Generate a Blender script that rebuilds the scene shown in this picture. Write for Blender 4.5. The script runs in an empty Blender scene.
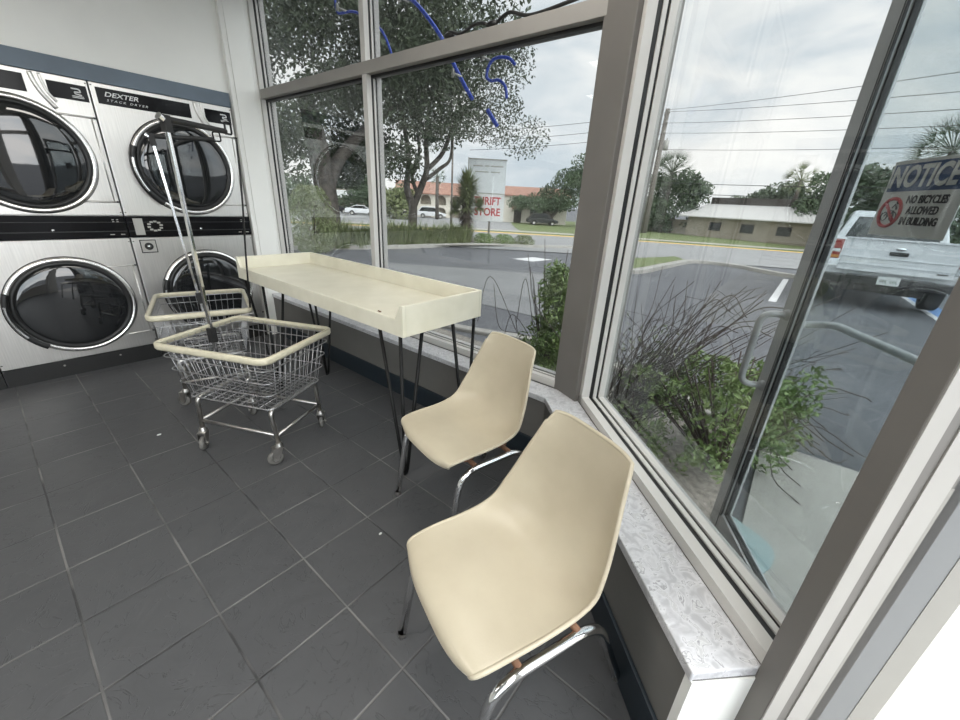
# laundromat corner: dryers, folding table, wire carts and shell chairs by storefront windows
import math
SKY, SKYB, SUN, FILL, EXPO = 1.64, 3.0, .5, 6.6, .46
CAMF, CAMP, CAMR, CAMY, CAMH = 389.336, math.radians(22.1317), math.radians(3.1374), math.radians(51.8174), 1.378
import bpy, random
from mathutils import Vector, Matrix
PI = math.pi
scene = bpy.context.scene
COL = scene.collection
V = Vector
random.seed(7)

# ------------------------------------------------------------------ helpers
OFF = {}

class MB:
    """collects geometry in world coordinates and links it as one mesh object"""
    def __init__(s): s.v = []; s.f = []; s.m = []; s.mi = 0
    def add(s, vs, fs):
        b = len(s.v); s.v += [tuple(p) for p in vs]
        for f in fs: s.f.append(tuple(i + b for i in f)); s.m.append(s.mi)
        return s
    def box(s, x0, x1, y0, y1, z0, z1):
        p = [(x, y, z) for z in (z0, z1) for y in (y0, y1) for x in (x0, x1)]
        return s.add(p, [(0, 2, 3, 1), (4, 5, 7, 6), (0, 1, 5, 4), (2, 6, 7, 3), (0, 4, 6, 2), (1, 3, 7, 5)])
    def obox(s, o, ax, ay, az, x0, x1, y0, y1, z0, z1):
        o, ax, ay, az = V(o), V(ax), V(ay), V(az)
        p = [o + ax*x + ay*y + az*z for z in (z0, z1) for y in (y0, y1) for x in (x0, x1)]
        return s.add(p, [(0, 2, 3, 1), (4, 5, 7, 6), (0, 1, 5, 4), (2, 6, 7, 3), (0, 4, 6, 2), (1, 3, 7, 5)])
    def quad(s, a, b, c, d): return s.add([a, b, c, d], [(0, 1, 2, 3)])
    def prism(s, poly, z0, z1):
        n = len(poly)
        p = [(x, y, z0) for x, y in poly] + [(x, y, z1) for x, y in poly]
        f = [tuple(range(n - 1, -1, -1)), tuple(range(n, 2*n))] + [(i, (i + 1) % n, n + (i + 1) % n, n + i) for i in range(n)]
        return s.add(p, f)
    def oprism(s, o, ax, ay, az, poly, d0, d1):
        o, ax, ay, az = V(o), V(ax), V(ay), V(az); n = len(poly)
        p = [o + ax*x + ay*y + az*d0 for x, y in poly] + [o + ax*x + ay*y + az*d1 for x, y in poly]
        f = [tuple(range(n - 1, -1, -1)), tuple(range(n, 2*n))] + [(i, (i + 1) % n, n + (i + 1) % n, n + i) for i in range(n)]
        return s.add(p, f)
    def tube(s, pts, r, seg=8, closed=False, caps=True):
        pts = [V(p) for p in pts]; n = len(pts)
        R = r if isinstance(r, (list, tuple)) else [r]*n
        T = []
        for i in range(n):
            if closed: t = pts[(i + 1) % n] - pts[i - 1]
            else: t = pts[min(i + 1, n - 1)] - pts[max(i - 1, 0)]
            T.append(t.normalized() if t.length > 1e-9 else V((0, 0, 1)))
        u = T[0].orthogonal().normalized(); vs = []
        for i in range(n):
            u = (u - T[i]*u.dot(T[i]))
            u = u.normalized() if u.length > 1e-6 else T[i].orthogonal().normalized()
            w = T[i].cross(u)
            for k in range(seg):
                a = 2*PI*k/seg; vs.append(pts[i] + (u*math.cos(a) + w*math.sin(a))*R[i])
        fs = []
        for i in range(n if closed else n - 1):
            j = (i + 1) % n
            for k in range(seg):
                l = (k + 1) % seg
                fs.append((i*seg + k, i*seg + l, j*seg + l, j*seg + k))
        if caps and not closed:
            fs.append(tuple(range(seg - 1, -1, -1))); fs.append(tuple((n - 1)*seg + k for k in range(seg)))
        return s.add(vs, fs)
    def lathe(s, prof, o, ax, ay, az, seg=48, a0=0., a1=2*PI):
        """prof: (radius, height along az)"""
        o, ax, ay, az = V(o), V(ax), V(ay), V(az); full = abs(a1 - a0 - 2*PI) < 1e-6
        ns = seg if full else seg + 1; vs = []
        for r, hh in prof:
            for k in range(ns):
                a = a0 + (a1 - a0)*k/seg; vs.append(o + (ax*math.cos(a) + ay*math.sin(a))*r + az*hh)
        fs = []
        for i in range(len(prof) - 1):
            for k in range(seg):
                l = (k + 1) % ns
                fs.append((i*ns + k, i*ns + l, (i + 1)*ns + l, (i + 1)*ns + k))
        return s.add(vs, fs)
    def ball(s, c, r, seg=10, ring=6, sc=(1, 1, 1)):
        prof = [(math.sin(PI*i/ring)*r, -math.cos(PI*i/ring)*r*sc[2]) for i in range(ring + 1)]
        return s.lathe(prof, c, V((sc[0], 0, 0)), V((0, sc[1], 0)), (0, 0, 1), seg)
    def leaf(s, c, size, ratio=.45, up=None):
        d = V((random.gauss(0, 1), random.gauss(0, 1), random.gauss(0, 1) if up is None else up + random.gauss(0, .4))).normalized()
        w = d.cross(V((random.gauss(0, 1), random.gauss(0, 1), random.gauss(0, 1)))).normalized()*size*ratio
        c = V(c); d *= size; n = d.cross(w).normalized()*size*.12
        return s.add([c - d, c + w - n, c + d, c - w - n], [(0, 1, 2), (0, 2, 3)])
    def build(s, name, mat, parent=None, smooth=False, bevel=0., bseg=2, label=None):
        off = OFF.get(parent.name, V((0, 0, 0))) if parent else V((0, 0, 0))
        me = bpy.data.meshes.new(name)
        me.from_pydata([tuple(V(p) - off) for p in s.v], [], s.f)
        for m in (mat if isinstance(mat, (list, tuple)) else [mat]): me.materials.append(m)
        if any(s.m): me.polygons.foreach_set('material_index', s.m)
        if smooth: me.polygons.foreach_set('use_smooth', [True]*len(me.polygons))
        me.validate(); me.update()
        o = bpy.data.objects.new(name, me); COL.objects.link(o)
        if parent: o.parent = parent
        OFF[o.name] = off
        if bevel:
            b = o.modifiers.new('edge', 'BEVEL'); b.width = bevel; b.segments = bseg; b.limit_method = 'ANGLE'; b.angle_limit = .6
        if smooth and bevel == 0 and smooth == 2:
            pass
        if label: o['label'] = label
        return o

def fixn(o):
    import bmesh
    bm = bmesh.new(); bm.from_mesh(o.data); bmesh.ops.recalc_face_normals(bm, faces=bm.faces); bm.to_mesh(o.data); bm.free(); return o

def tag(o, label, cat, group=None):
    o['label'] = label; o['category'] = cat
    if group: o['group'] = group
    return o
def thing(name, label, cat, loc=(0, 0, 0), group=None):
    o = bpy.data.objects.new(name, None); COL.objects.link(o); o.location = loc; o.empty_display_size = .05
    OFF[o.name] = V(loc); return tag(o, label, cat, group)
def struct(o, label=None, cat=None):
    o['kind'] = 'structure'
    if label: o['label'] = label
    if cat: o['category'] = cat
    return o
def sroot(name, label, cat):
    o = bpy.data.objects.new(name, None); COL.objects.link(o); OFF[o.name] = V((0, 0, 0)); return struct(o, label, cat)
def dup(root, loc, rotz, label, group=None):
    r = root.copy(); COL.objects.link(r); r.location = loc; r.rotation_euler = (0, 0, rotz); r['label'] = label
    if group: r['group'] = group
    for ch in list(root.children):
        c = ch.copy(); COL.objects.link(c); c.parent = r
        for g in list(ch.children):
            d = g.copy(); COL.objects.link(d); d.parent = c
    return r

def text(name, body, size, mat, parent, o, ax, ay, align='CENTER', shear=0., bold=0., ext=.0006, sx=1., gap=1.):
    """lettering as a mesh lying in the plane of ax (reading direction) and ay (up)"""
    cu = bpy.data.curves.new(name, 'FONT'); cu.body = body; cu.size = size; cu.align_x = align; cu.align_y = 'CENTER'
    cu.shear = shear; cu.offset = bold; cu.extrude = ext; cu.resolution_u = 3; cu.space_character = gap
    tmp = bpy.data.objects.new('tmp', cu); COL.objects.link(tmp); bpy.context.view_layer.update()
    me = bpy.data.meshes.new_from_object(tmp.evaluated_get(bpy.context.evaluated_depsgraph_get()))
    bpy.data.objects.remove(tmp); bpy.data.curves.remove(cu)
    me.name = name; me.materials.clear(); me.materials.append(mat)
    ax, ay = V(ax).normalized(), V(ay).normalized(); az = ax.cross(ay)
    off = OFF.get(parent.name, V((0, 0, 0))) if parent else V((0, 0, 0)); o = V(o) - off
    M = Matrix((ax*sx, ay, az)).transposed().to_4x4(); M.translation = o
    me.transform(M)
    ob = bpy.data.objects.new(name, me); COL.objects.link(ob)
    if parent: ob.parent = parent
    OFF[ob.name] = off
    return ob

def spline(pts, n=6):
    pts = [V(p) for p in pts]; out = []
    P = [pts[0]*2 - pts[1]] + pts + [pts[-1]*2 - pts[-2]]
    for i in range(1, len(P) - 2):
        a, b, c, d = P[i - 1], P[i], P[i + 1], P[i + 2]
        for k in range(n):
            t = k/n
            out.append(.5*((2*b) + (c - a)*t + (2*a - 5*b + 4*c - d)*t*t + (3*b - a - 3*c + d)*t**3))
    return out + [pts[-1]]
def fillet(pts, r, n=6):
    """polyline with rounded corners"""
    pts = [V(p) for p in pts]; out = [pts[0]]
    for i in range(1, len(pts) - 1):
        a, b, c = pts[i - 1], pts[i], pts[i + 1]
        rr = min(r, (a - b).length*.49, (c - b).length*.49)
        p, q = b + (a - b).normalized()*rr, b + (c - b).normalized()*rr
        for k in range(n + 1):
            t = k/n; out.append(p*(1 - t)**2 + b*2*t*(1 - t) + q*t*t)
    return out + [pts[-1]]

# ------------------------------------------------------------------ materials
def mat(name, col, rough=.5, metal=0., spec=.5, coat=0., emit=None, estr=0., trans=0., var=0., vscale=8., bump=0., bscale=40., vcol=None, stretch=None, coord='Object', bdist=.01):
    m = bpy.data.materials.new(name); m.use_nodes = True; nt = m.node_tree; b = nt.nodes['Principled BSDF']
    b.inputs['Base Color'].default_value = (*col, 1); b.inputs['Roughness'].default_value = rough
    b.inputs['Metallic'].default_value = metal; b.inputs['Specular IOR Level'].default_value = spec; b.inputs['Coat Weight'].default_value = coat
    if emit: b.inputs['Emission Color'].default_value = (*emit, 1); b.inputs['Emission Strength'].default_value = estr
    if trans: b.inputs['Transmission Weight'].default_value = trans
    if var or bump:
        tc = nt.nodes.new('ShaderNodeTexCoord'); src = tc.outputs[coord]
        if stretch:
            mp = nt.nodes.new('ShaderNodeMapping'); mp.inputs['Scale'].default_value = stretch
            nt.links.new(src, mp.inputs['Vector']); src = mp.outputs['Vector']
    if var:
        n = nt.nodes.new('ShaderNodeTexNoise'); n.inputs['Scale'].default_value = vscale; n.inputs['Detail'].default_value = 6
        nt.links.new(src, n.inputs['Vector'])
        mx = nt.nodes.new('ShaderNodeMix'); mx.data_type = 'RGBA'
        c2 = vcol or tuple(max(0, c*(1 - var)) for c in col)
        mx.inputs[6].default_value = (*col, 1); mx.inputs[7].default_value = (*c2, 1)
        mr = nt.nodes.new('ShaderNodeMapRange'); mr.inputs['From Min'].default_value = .35; mr.inputs['From Max'].default_value = .7
        nt.links.new(n.outputs['Fac'], mr.inputs['Value']); nt.links.new(mr.outputs['Result'], mx.inputs[0])
        nt.links.new(mx.outputs[2], b.inputs['Base Color'])
    if bump:
        n2 = nt.nodes.new('ShaderNodeTexNoise'); n2.inputs['Scale'].default_value = bscale; n2.inputs['Detail'].default_value = 5
        nt.links.new(src, n2.inputs['Vector'])
        bp = nt.nodes.new('ShaderNodeBump'); bp.inputs['Strength'].default_value = bump; bp.inputs['Distance'].default_value = bdist
        nt.links.new(n2.outputs['Fac'], bp.inputs['Height']); nt.links.new(bp.outputs['Normal'], b.inputs['Normal'])
    return m

def glass_mat(name, tint, dirt=.03, dscale=3.):
    """thin window pane: tinted see-through, mirror reflection, a film of dust"""
    m = bpy.data.materials.new(name); m.use_nodes = True; nt = m.node_tree; N = nt.nodes; L = nt.links
    out = N['Material Output']; N.remove(N['Principled BSDF'])
    tr = N.new('ShaderNodeBsdfTransparent'); tr.inputs[0].default_value = (*tint, 1)
    gl = N.new('ShaderNodeBsdfGlossy'); gl.inputs['Roughness'].default_value = .0; gl.inputs['Color'].default_value = (.9, .95, .95, 1)
    fr = N.new('ShaderNodeFresnel'); ge = N.new('ShaderNodeNewGeometry'); io = N.new('ShaderNodeMix'); io.inputs[2].default_value = 1.36; io.inputs[3].default_value = 1/1.36
    L.new(ge.outputs['Backfacing'], io.inputs[0]); L.new(io.outputs[0], fr.inputs['IOR'])        # same reflection on both faces of the pane
    mx = N.new('ShaderNodeMixShader'); L.new(fr.outputs[0], mx.inputs[0]); L.new(tr.outputs[0], mx.inputs[1]); L.new(gl.outputs[0], mx.inputs[2])
    df = N.new('ShaderNodeBsdfDiffuse'); df.inputs[0].default_value = (.75, .78, .8, 1)
    tc = N.new('ShaderNodeTexCoord'); no = N.new('ShaderNodeTexNoise'); no.inputs['Scale'].default_value = dscale; no.inputs['Detail'].default_value = 8
    no.inputs['Distortion'].default_value = 1.5
    L.new(tc.outputs['Object'], no.inputs['Vector'])
    mr = N.new('ShaderNodeMapRange'); mr.inputs['From Min'].default_value = .45; mr.inputs['From Max'].default_value = .8
    mr.inputs['To Min'].default_value = dirt*.3; mr.inputs['To Max'].default_value = dirt*2.5
    L.new(no.outputs['Fac'], mr.inputs['Value'])
    m2 = N.new('ShaderNodeMixShader'); L.new(mr.outputs[0], m2.inputs[0]); L.new(mx.outputs[0], m2.inputs[1]); L.new(df.outputs[0], m2.inputs[2])
    L.new(m2.outputs[0], out.inputs['Surface'])
    return m

def floor_mat():
    m = bpy.data.materials.new('slate_tile'); m.use_nodes = True; nt = m.node_tree; N = nt.nodes; L = nt.links; b = N['Principled BSDF']
    tc = N.new('ShaderNodeTexCoord'); sp = N.new('ShaderNodeSeparateXYZ'); L.new(tc.outputs['Object'], sp.inputs[0])
    def M(op, a, bb=None, c=None):
        n = N.new('ShaderNodeMath'); n.operation = op
        for i, q in enumerate((a, bb, c)):
            if q is None: continue
            if isinstance(q, (int, float)): n.inputs[i].default_value = q
            else: L.new(q, n.inputs[i])
        return n.outputs[0]
    T = .305
    ux = M('DIVIDE', M('ADD', sp.outputs[0], .4298 + 40*T), T); uy = M('DIVIDE', M('ADD', sp.outputs[1], -2.1497 + 40*T), T)
    fx, fy = M('FRACT', ux), M('FRACT', uy)
    dx = M('MINIMUM', fx, M('SUBTRACT', 1., fx)); dy = M('MINIMUM', fy, M('SUBTRACT', 1., fy))
    nj = N.new('ShaderNodeTexNoise'); nj.inputs['Scale'].default_value = 30; L.new(tc.outputs['Object'], nj.inputs['Vector'])
    d = M('ADD', M('MINIMUM', dx, dy), M('MULTIPLY', M('SUBTRACT', nj.outputs['Fac'], .5), .008))
    mr = N.new('ShaderNodeMapRange'); mr.inputs['From Min'].default_value = .006; mr.inputs['From Max'].default_value = .015; L.new(d, mr.inputs['Value'])
    tile = mr.outputs[0]                                     # 0 in the joint
    cb = N.new('ShaderNodeCombineXYZ'); L.new(M('FLOOR', ux), cb.inputs[0]); L.new(M('FLOOR', uy), cb.inputs[1])
    wn = N.new('ShaderNodeTexWhiteNoise'); wn.noise_dimensions = '3D'; L.new(cb.outputs[0], wn.inputs['Vector'])
    va = N.new('ShaderNodeVectorMath'); va.operation = 'MULTIPLY_ADD'; L.new(wn.outputs['Color'], va.inputs[0]); va.inputs[1].default_value = (9, 9, 9); L.new(tc.outputs['Object'], va.inputs[2])
    n1 = N.new('ShaderNodeTexNoise'); n1.inputs['Scale'].default_value = 7; n1.inputs['Detail'].default_value = 8; n1.inputs['Distortion'].default_value = 1.2; L.new(va.outputs[0], n1.inputs['Vector'])
    n2 = N.new('ShaderNodeTexNoise'); n2.inputs['Scale'].default_value = 5; n2.inputs['Detail'].default_value = 4; n2.inputs['Distortion'].default_value = 2.5; L.new(va.outputs[0], n2.inputs['Vector'])
    ridge = M('ABSOLUTE', M('SUBTRACT', n2.outputs['Fac'], .5))
    rr = N.new('ShaderNodeMapRange'); rr.inputs['From Min'].default_value = 0; rr.inputs['From Max'].default_value = .012; L.new(ridge, rr.inputs['Value'])
    col = N.new('ShaderNodeMix'); col.data_type = 'RGBA'; col.inputs[6].default_value = (.055, .056, .059, 1); col.inputs[7].default_value = (.082, .083, .086, 1)
    L.new(M('ADD', M('MULTIPLY', n1.outputs['Fac'], .8), M('MULTIPLY', wn.outputs['Value'], .25)), col.inputs[0])
    cr = N.new('ShaderNodeMix'); cr.data_type = 'RGBA'; cr.blend_type = 'MULTIPLY'; cr.inputs[0].default_value = 1
    L.new(col.outputs[2], cr.inputs[6])
    g = N.new('ShaderNodeMapRange'); g.inputs['To Min'].default_value = .72; L.new(rr.outputs[0], g.inputs['Value'])
    L.new(g.outputs[0], cr.inputs[7])
    jc = N.new('ShaderNodeMix'); jc.data_type = 'RGBA'; jc.inputs[6].default_value = (.035, .035, .036, 1); jc.inputs[7].default_value = (.17, .165, .16, 1)
    jn = N.new('ShaderNodeTexNoise'); jn.inputs['Scale'].default_value = 3.5; L.new(tc.outputs['Object'], jn.inputs['Vector'])
    jr = N.new('ShaderNodeMapRange'); jr.inputs['From Min'].default_value = .4; jr.inputs['From Max'].default_value = .6; L.new(jn.outputs['Fac'], jr.inputs['Value']); L.new(jr.outputs[0], jc.inputs[0])
    fin = N.new('ShaderNodeMix'); fin.data_type = 'RGBA'; L.new(tile, fin.inputs[0]); L.new(jc.outputs[2], fin.inputs[6]); L.new(cr.outputs[2], fin.inputs[7])
    L.new(fin.outputs[2], b.inputs['Base Color'])
    hgt = M('ADD', M('MULTIPLY', tile, .8), M('ADD', M('MULTIPLY', n1.outputs['Fac'], .9), M('MULTIPLY', rr.outputs[0], .3)))
    bp = N.new('ShaderNodeBump'); bp.inputs['Strength'].default_value = .55; bp.inputs['Distance'].default_value = .004; L.new(hgt, bp.inputs['Height']); L.new(bp.outputs[0], b.inputs['Normal'])
    b.inputs['Roughness'].default_value = .5; b.inputs['Specular IOR Level'].default_value = .4
    return m

def marble_mat():
    m = mat('sill_marble', (.62, .62, .63), .3, spec=.5); nt = m.node_tree; N = nt.nodes; L = nt.links; b = N['Principled BSDF']
    tc = N.new('ShaderNodeTexCoord'); n = N.new('ShaderNodeTexNoise'); n.inputs['Scale'].default_value = 26; n.inputs['Detail'].default_value = 9; n.inputs['Distortion'].default_value = .9
    L.new(tc.outputs['Object'], n.inputs['Vector'])
    r = N.new('ShaderNodeValToRGB'); e = r.color_ramp.elements
    e[0].position = .36; e[0].color = (.54, .54, .55, 1); e[1].position = .62; e[1].color = (.47, .47, .49, 1)
    k = r.color_ramp.elements.new(.415); k.color = (.30, .30, .32, 1); k = r.color_ramp.elements.new(.395); k.color = (.68, .68, .69, 1); k = r.color_ramp.elements.new(.435); k.color = (.66, .66, .68, 1)
    L.new(n.outputs['Fac'], r.inputs[0]); L.new(r.outputs[0], b.inputs['Base Color'])
    return m

M_floor = floor_mat(); M_marble = marble_mat()
M_wall = mat('wall_paint', (.86, .86, .825), .6, var=.06, vscale=2)
M_ceil = mat('ceiling_paint', (.78, .78, .75), .8)
M_trimblue = mat('slate_blue_trim', (.135, .175, .22), .45, var=.15, vscale=6)
M_panel = mat('grey_knee_wall', (.155, .15, .14), .6, var=.12, vscale=5)
M_navy = mat('navy_cove_base', (.016, .024, .032), .4)
M_alu = mat('painted_frame', (.58, .565, .54), .45, var=.06, vscale=5)
M_post = mat('taupe_frame', (.165, .155, .143), .5, var=.1, vscale=4)
M_jamb = mat('darkened_white_jamb', (.40, .385, .36), .45, var=.06, vscale=5)  # frame white darkened in colour to offset the strong doorway daylight
M_transom = mat('taupe_transom', (.30, .285, .265), .5, var=.1, vscale=4)
M_gasket = mat('black_gasket', (.01, .01, .01), .5)
M_beigepaint = mat('beige_jamb', (.28, .27, .245), .6, var=.05)
M_bluejamb = mat('pale_blue_grey_jamb', (.155, .163, .17), .35)
M_pane = glass_mat('tinted_window_glass', (.665, .672, .668), .012)
M_clearpane = glass_mat('clear_window_glass', (.96, .97, .97), .005)
M_doorpane = glass_mat('door_glass', (.83, .87, .88), .015, 2.)
M_steel = mat('brushed_stainless', (.72, .70, .67), .33, 1., var=.12, vscale=5, bump=.05, bscale=60, stretch=(30, 30, 1))
M_ringsteel = mat('satin_door_ring', (.80, .79, .77), .22, 1.)
M_chrome = mat('chrome', (.78, .78, .78), .09, 1.)
M_dull = mat('dull_chrome', (.55, .53, .50), .3, 1., var=.3, vscale=20)
M_blackgloss = mat('black_gloss_panel', (.006, .006, .007), .15, spec=.18)
M_black = mat('black_plastic', (.012, .012, .012), .4)
M_blackmetal = mat('black_metal', (.006, .006, .006), .5, spec=.25)
M_doorglass = mat('dark_door_glass', (.010, .011, .012), .03, spec=.8, coat=.3)
M_white = mat('white_lettering', (.75, .75, .75), .5)
M_grey = mat('grey_plate', (.42, .41, .38), .4)
M_lam = mat('cream_laminate', (.73, .70, .58), .28, var=.10, vscale=9, vcol=(.66, .63, .51))
M_shell = mat('tan_fibreglass', (.50, .445, .335), .3, var=.10, vscale=6, vcol=(.44, .385, .285), bump=.03, bscale=200)
M_rim = mat('cream_rubber_rim', (.58, .54, .41), .4, var=.12, vscale=30)
M_wire = mat('zinc_wire', (.42, .42, .43), .38, 1.)
M_rust = mat('rusty_metal', (.22, .11, .06), .8, var=.5, vscale=30)
M_tyre = mat('grey_caster_rubber', (.13, .125, .115), .6)
M_strap = mat('black_strap', (.015, .015, .015), .6)
M_neon = mat('blue_neon_tube', (.03, .07, .40), .12, emit=(.02, .07, .6), estr=.22)
M_fill = mat('fill_diffuser', (.9, .9, .88), .5, emit=(1., .955, .89), estr=FILL)  # glow of the added ceiling panels
M_aludoor = mat('clear_aluminium', (.58, .58, .58), .4, .25)
M_mat = mat('pale_teal_mat', (.33, .43, .43), .3)
# outdoors
M_asphalt = mat('asphalt', (.14, .143, .155), .85, var=.28, vscale=.45, bump=.3, bscale=90)
M_fade = mat('faded_asphalt', (.22, .222, .225), .85, var=.2, vscale=.8)
M_asphalt2 = mat('old_road_concrete', (.30, .30, .30), .85, var=.12, vscale=.6)
M_conc = mat('walk_concrete', (.46, .435, .395), .85, var=.15, vscale=5, bump=.2, bscale=120)
M_curb = mat('curb_concrete', (.40, .385, .355), .85, var=.2, vscale=3)
M_bed = mat('planter_gravel', (.36, .33, .29), .95, var=.6, vscale=35, bump=.6, bscale=60, bdist=.02)
M_grass = mat('grass', (.12, .17, .055), .9, var=.4, vscale=4, vcol=(.17, .18, .08))
M_paint = mat('white_road_paint', (.72, .72, .72), .7)
M_paintb = mat('blue_road_paint', (.12, .25, .50), .7)
M_yellow = mat('yellow_road_paint', (.78, .50, .14), .7)
M_leafA = mat('dark_oak_leaf', (.030, .042, .022), .6, var=.5, vscale=3, vcol=(.055, .075, .035))
M_leafB = mat('green_leaf', (.12, .20, .05), .45, var=.6, vscale=9, vcol=(.22, .29, .10))
M_leafC = mat('olive_leaf', (.13, .165, .065), .55, var=.5, vscale=5, vcol=(.22, .24, .12))
M_leafD = mat('distant_leaf', (.11, .15, .085), .7, var=.6, vscale=.8, vcol=(.055, .08, .045))
M_bark = mat('bark', (.12, .105, .09), .9, var=.5, vscale=6, bump=.8, bscale=12, bdist=.04)
M_twig = mat('grey_brown_twig', (.085, .065, .055), .8)
M_truck = mat('white_car_paint', (.72, .73, .74), .25, coat=.5)
M_carblack = mat('black_car_paint', (.02, .02, .022), .25, coat=.5)
M_carglass = mat('car_glass', (.02, .024, .026), .08, spec=.6)
M_tire = mat('tyre', (.015, .015, .015), .7)
M_red = mat('red_lens', (.30, .03, .02), .2)
M_amber = mat('amber_lens', (.55, .25, .08), .2)
M_stucco = mat('cream_stucco', (.66, .62, .53), .8, var=.08)
M_tan = mat('tan_block', (.30, .265, .215), .85, var=.2, vscale=1.2)
M_tileroof = mat('terracotta_roof', (.40, .225, .17), .8, var=.4, vscale=2, bump=.3, bscale=5)
M_metalroof = mat('pale_metal_roof', (.56, .55, .53), .5)
M_brownroof = mat('dark_brown_roof', (.05, .042, .038), .8)
M_wood = mat('weathered_pole_wood', (.20, .18, .16), .85, var=.3)
M_wirek = mat('power_line', (.03, .03, .03), .7)
M_signw = mat('sign_white', (.68, .70, .68), .4)
M_signg = mat('sign_grey', (.70, .74, .74), .4, var=.06)
M_signred = mat('sign_red', (.50, .02, .03), .45)
M_signblue = mat('sign_blue', (.04, .085, .20), .45)
M_signtext = mat('sign_dark_text', (.03, .03, .035), .5)
# ------------------------------------------------------------------ the room
E1 = V((-.70710678, -.70710678, 0)); N1 = V((.70710678, -.70710678, 0)); UP = V((0, 0, 1)); Z0 = V((0, 0, 0))
def P2(e, n, z=0.): return E1*e + N1*n + UP*z                       # along the chamfered wall / outwards
CEIL = 2.95
YD = 4.05                                                           # dryer fronts
struct(MB().prism([(-4.5, 5.0), (-4.5, -1.2), (.25, -1.2), (1.02, -.43), (2.0, .70), (2.0, 5.0)], -.12, 0).build('floor', M_floor), 'dark slate-look tile floor of the laundromat', 'floor')
struct(MB().prism([(-4.6, 5.1), (-4.6, -1.3), (.25, -1.3), (1.15, -.4), (2.05, .75), (2.05, 5.1)], CEIL, CEIL + .12).build('ceiling', M_ceil), 'white ceiling', 'ceiling')
# wall above / behind the dryers
w = MB(); w.box(-4.5, 1.612, YD + .012, YD + .10, 2.10, CEIL); w.box(-4.5, 2.05, 4.95, 5.05, 0, CEIL); w.box(-4.5, 1.612, YD + .1, 4.95, 2.10, 2.16)
struct(w.build('wall_back', M_wall), 'pale grey painted wall above the dryers', 'wall')
struct(MB().box(-4.5, 1.606, YD + .004, YD + .10, 1.996, 2.10).build('trim_1', M_trimblue, bevel=.003), 'slate blue trim board along the top of the dryers', 'trim')
w = MB(); w.box(1.612, 1.84, YD - .03, YD + .25, 0, CEIL); w.box(1.645, 1.80, YD - .038, YD - .03, 0.42, CEIL)
struct(w.build('wall_return', M_wall, bevel=.004), 'pale upright wall strip between the dryers and the window', 'wall')
w = MB(); w.box(-4.6, -4.5, -1.3, 5.05, 0, CEIL)
struct(w.build('wall_left', M_wall), 'far side wall', 'wall')

# knee wall, sill and cove base under the long window (wall_right) and the chamfered window (wall_corner)
fx = 1.70; c2 = .586                                                # faces: x = fx ; n = c2
kx = fx; ky = fx - c2/.70710678                                     # where the two faces meet
sx, sn = 1.69, .579; sy = sx - sn/.70710678
eE = -.491                                                          # end of the sill at the door jamb
pe = P2(eE, c2)
w = MB(); w.prism([(kx, 4.02), (kx, ky), (pe.x, pe.y), (P2(eE, .90).x, P2(eE, .90).y), (1.98, .80), (1.98, 4.3), (kx, 4.3)], 0, .395)
struct(w.build('wall_right', M_panel), 'grey knee wall under the windows', 'wall')
a = P2(eE, sn); b = P2(eE, .753)
w = MB(); w.prism([(sx, 4.02), (sx, sy), (a.x, a.y), (b.x, b.y), (1.83, .77), (1.83, 4.02)], .388, .42)
struct(w.build('trim_2', M_marble, bevel=.004), 'veined white marble sill ledge under the windows', 'sill')
w = MB(); c = P2(eE + .004, sn + .004); d = P2(eE + .004, .753)
w.prism([(c.x, c.y), (P2(eE - .02, sn + .004).x, P2(eE - .02, sn + .004).y), (P2(eE - .02, .752).x, P2(eE - .02, .752).y), (d.x, d.y)], 0, .389)
struct(w.build('trim_3', M_wall), 'white plastered end of the knee wall by the door jamb', 'trim')
w = MB(); q0 = P2(eE, c2 - .014); q1 = P2(eE, c2 - .03)
ky2 = (fx - .014) - (c2 - .014)/.70710678
w.prism([(fx - .014, 4.02), (fx - .014, ky2), (q0.x, q0.y), (pe.x, pe.y), (kx, ky), (kx, 4.02)], 0, .145)
struct(w.build('baseboard_right', M_navy, bevel=.004), 'dark navy cove base along the knee wall', 'baseboard')

# window_1 : the long window; members are built of an inner bar, a black gasket and an outer bar
def framebar(mb, o, ax, ay, az, x0, x1, z0, z1, d0, d1, m_in=0, m_g=1, m_out=0):
    """ax = along, ay = outwards, az = up. inner bar, gasket, stop, outer bar"""
    D = d1 - d0
    for (f0, f1, sh, mi) in ((0, .30, 0, m_in), (.30, .47, .008, m_g), (.47, .60, .002, m_out), (.60, .69, .008, m_g), (.69, 1., 0, m_out)):
        mb.mi = mi; mb.obox(o, ax, ay, az, x0 + sh, x1 - sh, d0 + D*f0, d0 + D*f1, z0 + sh, z1 - sh)
    mb.mi = 0
YA = V((0, 1, 0)); XA = V((1, 0, 0))
W1o = V((1.84, 0, 0)); TOPZ = 2.86; G1 = 1.905
w1 = sroot('window_1', 'long storefront window in four panes along the right wall', 'window')
f = MB()
framebar(f, W1o, YA, XA, UP, 4.00, 4.06, .42, TOPZ, 0, .12)         # stile by the dryers
framebar(f, W1o, YA, XA, UP, 2.505, 2.55, .42, TOPZ, 0, .12)        # mullion
framebar(f, W1o, YA, XA, UP, .80, 4.06, .42, .462, .0, .12)         # bottom rail
framebar(f, W1o, YA, XA, UP, .80, 4.06, TOPZ - .05, TOPZ, .0, .12)
f.build('frame', [M_alu, M_gasket], w1)
f = MB(); f.mi = 0; f.obox(W1o, YA, XA, UP, .86, 4.0, -.004, .12, 2.10, 2.168); f.mi = 1; f.obox(W1o, YA, XA, UP, .86, 2.505, .035, .06, 2.085, 2.10); f.obox(W1o, YA, XA, UP, 2.55, 4.0, .035, .06, 2.085, 2.10)
f.build('transom_bar', [M_transom, M_gasket], w1, bevel=.002)
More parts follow.
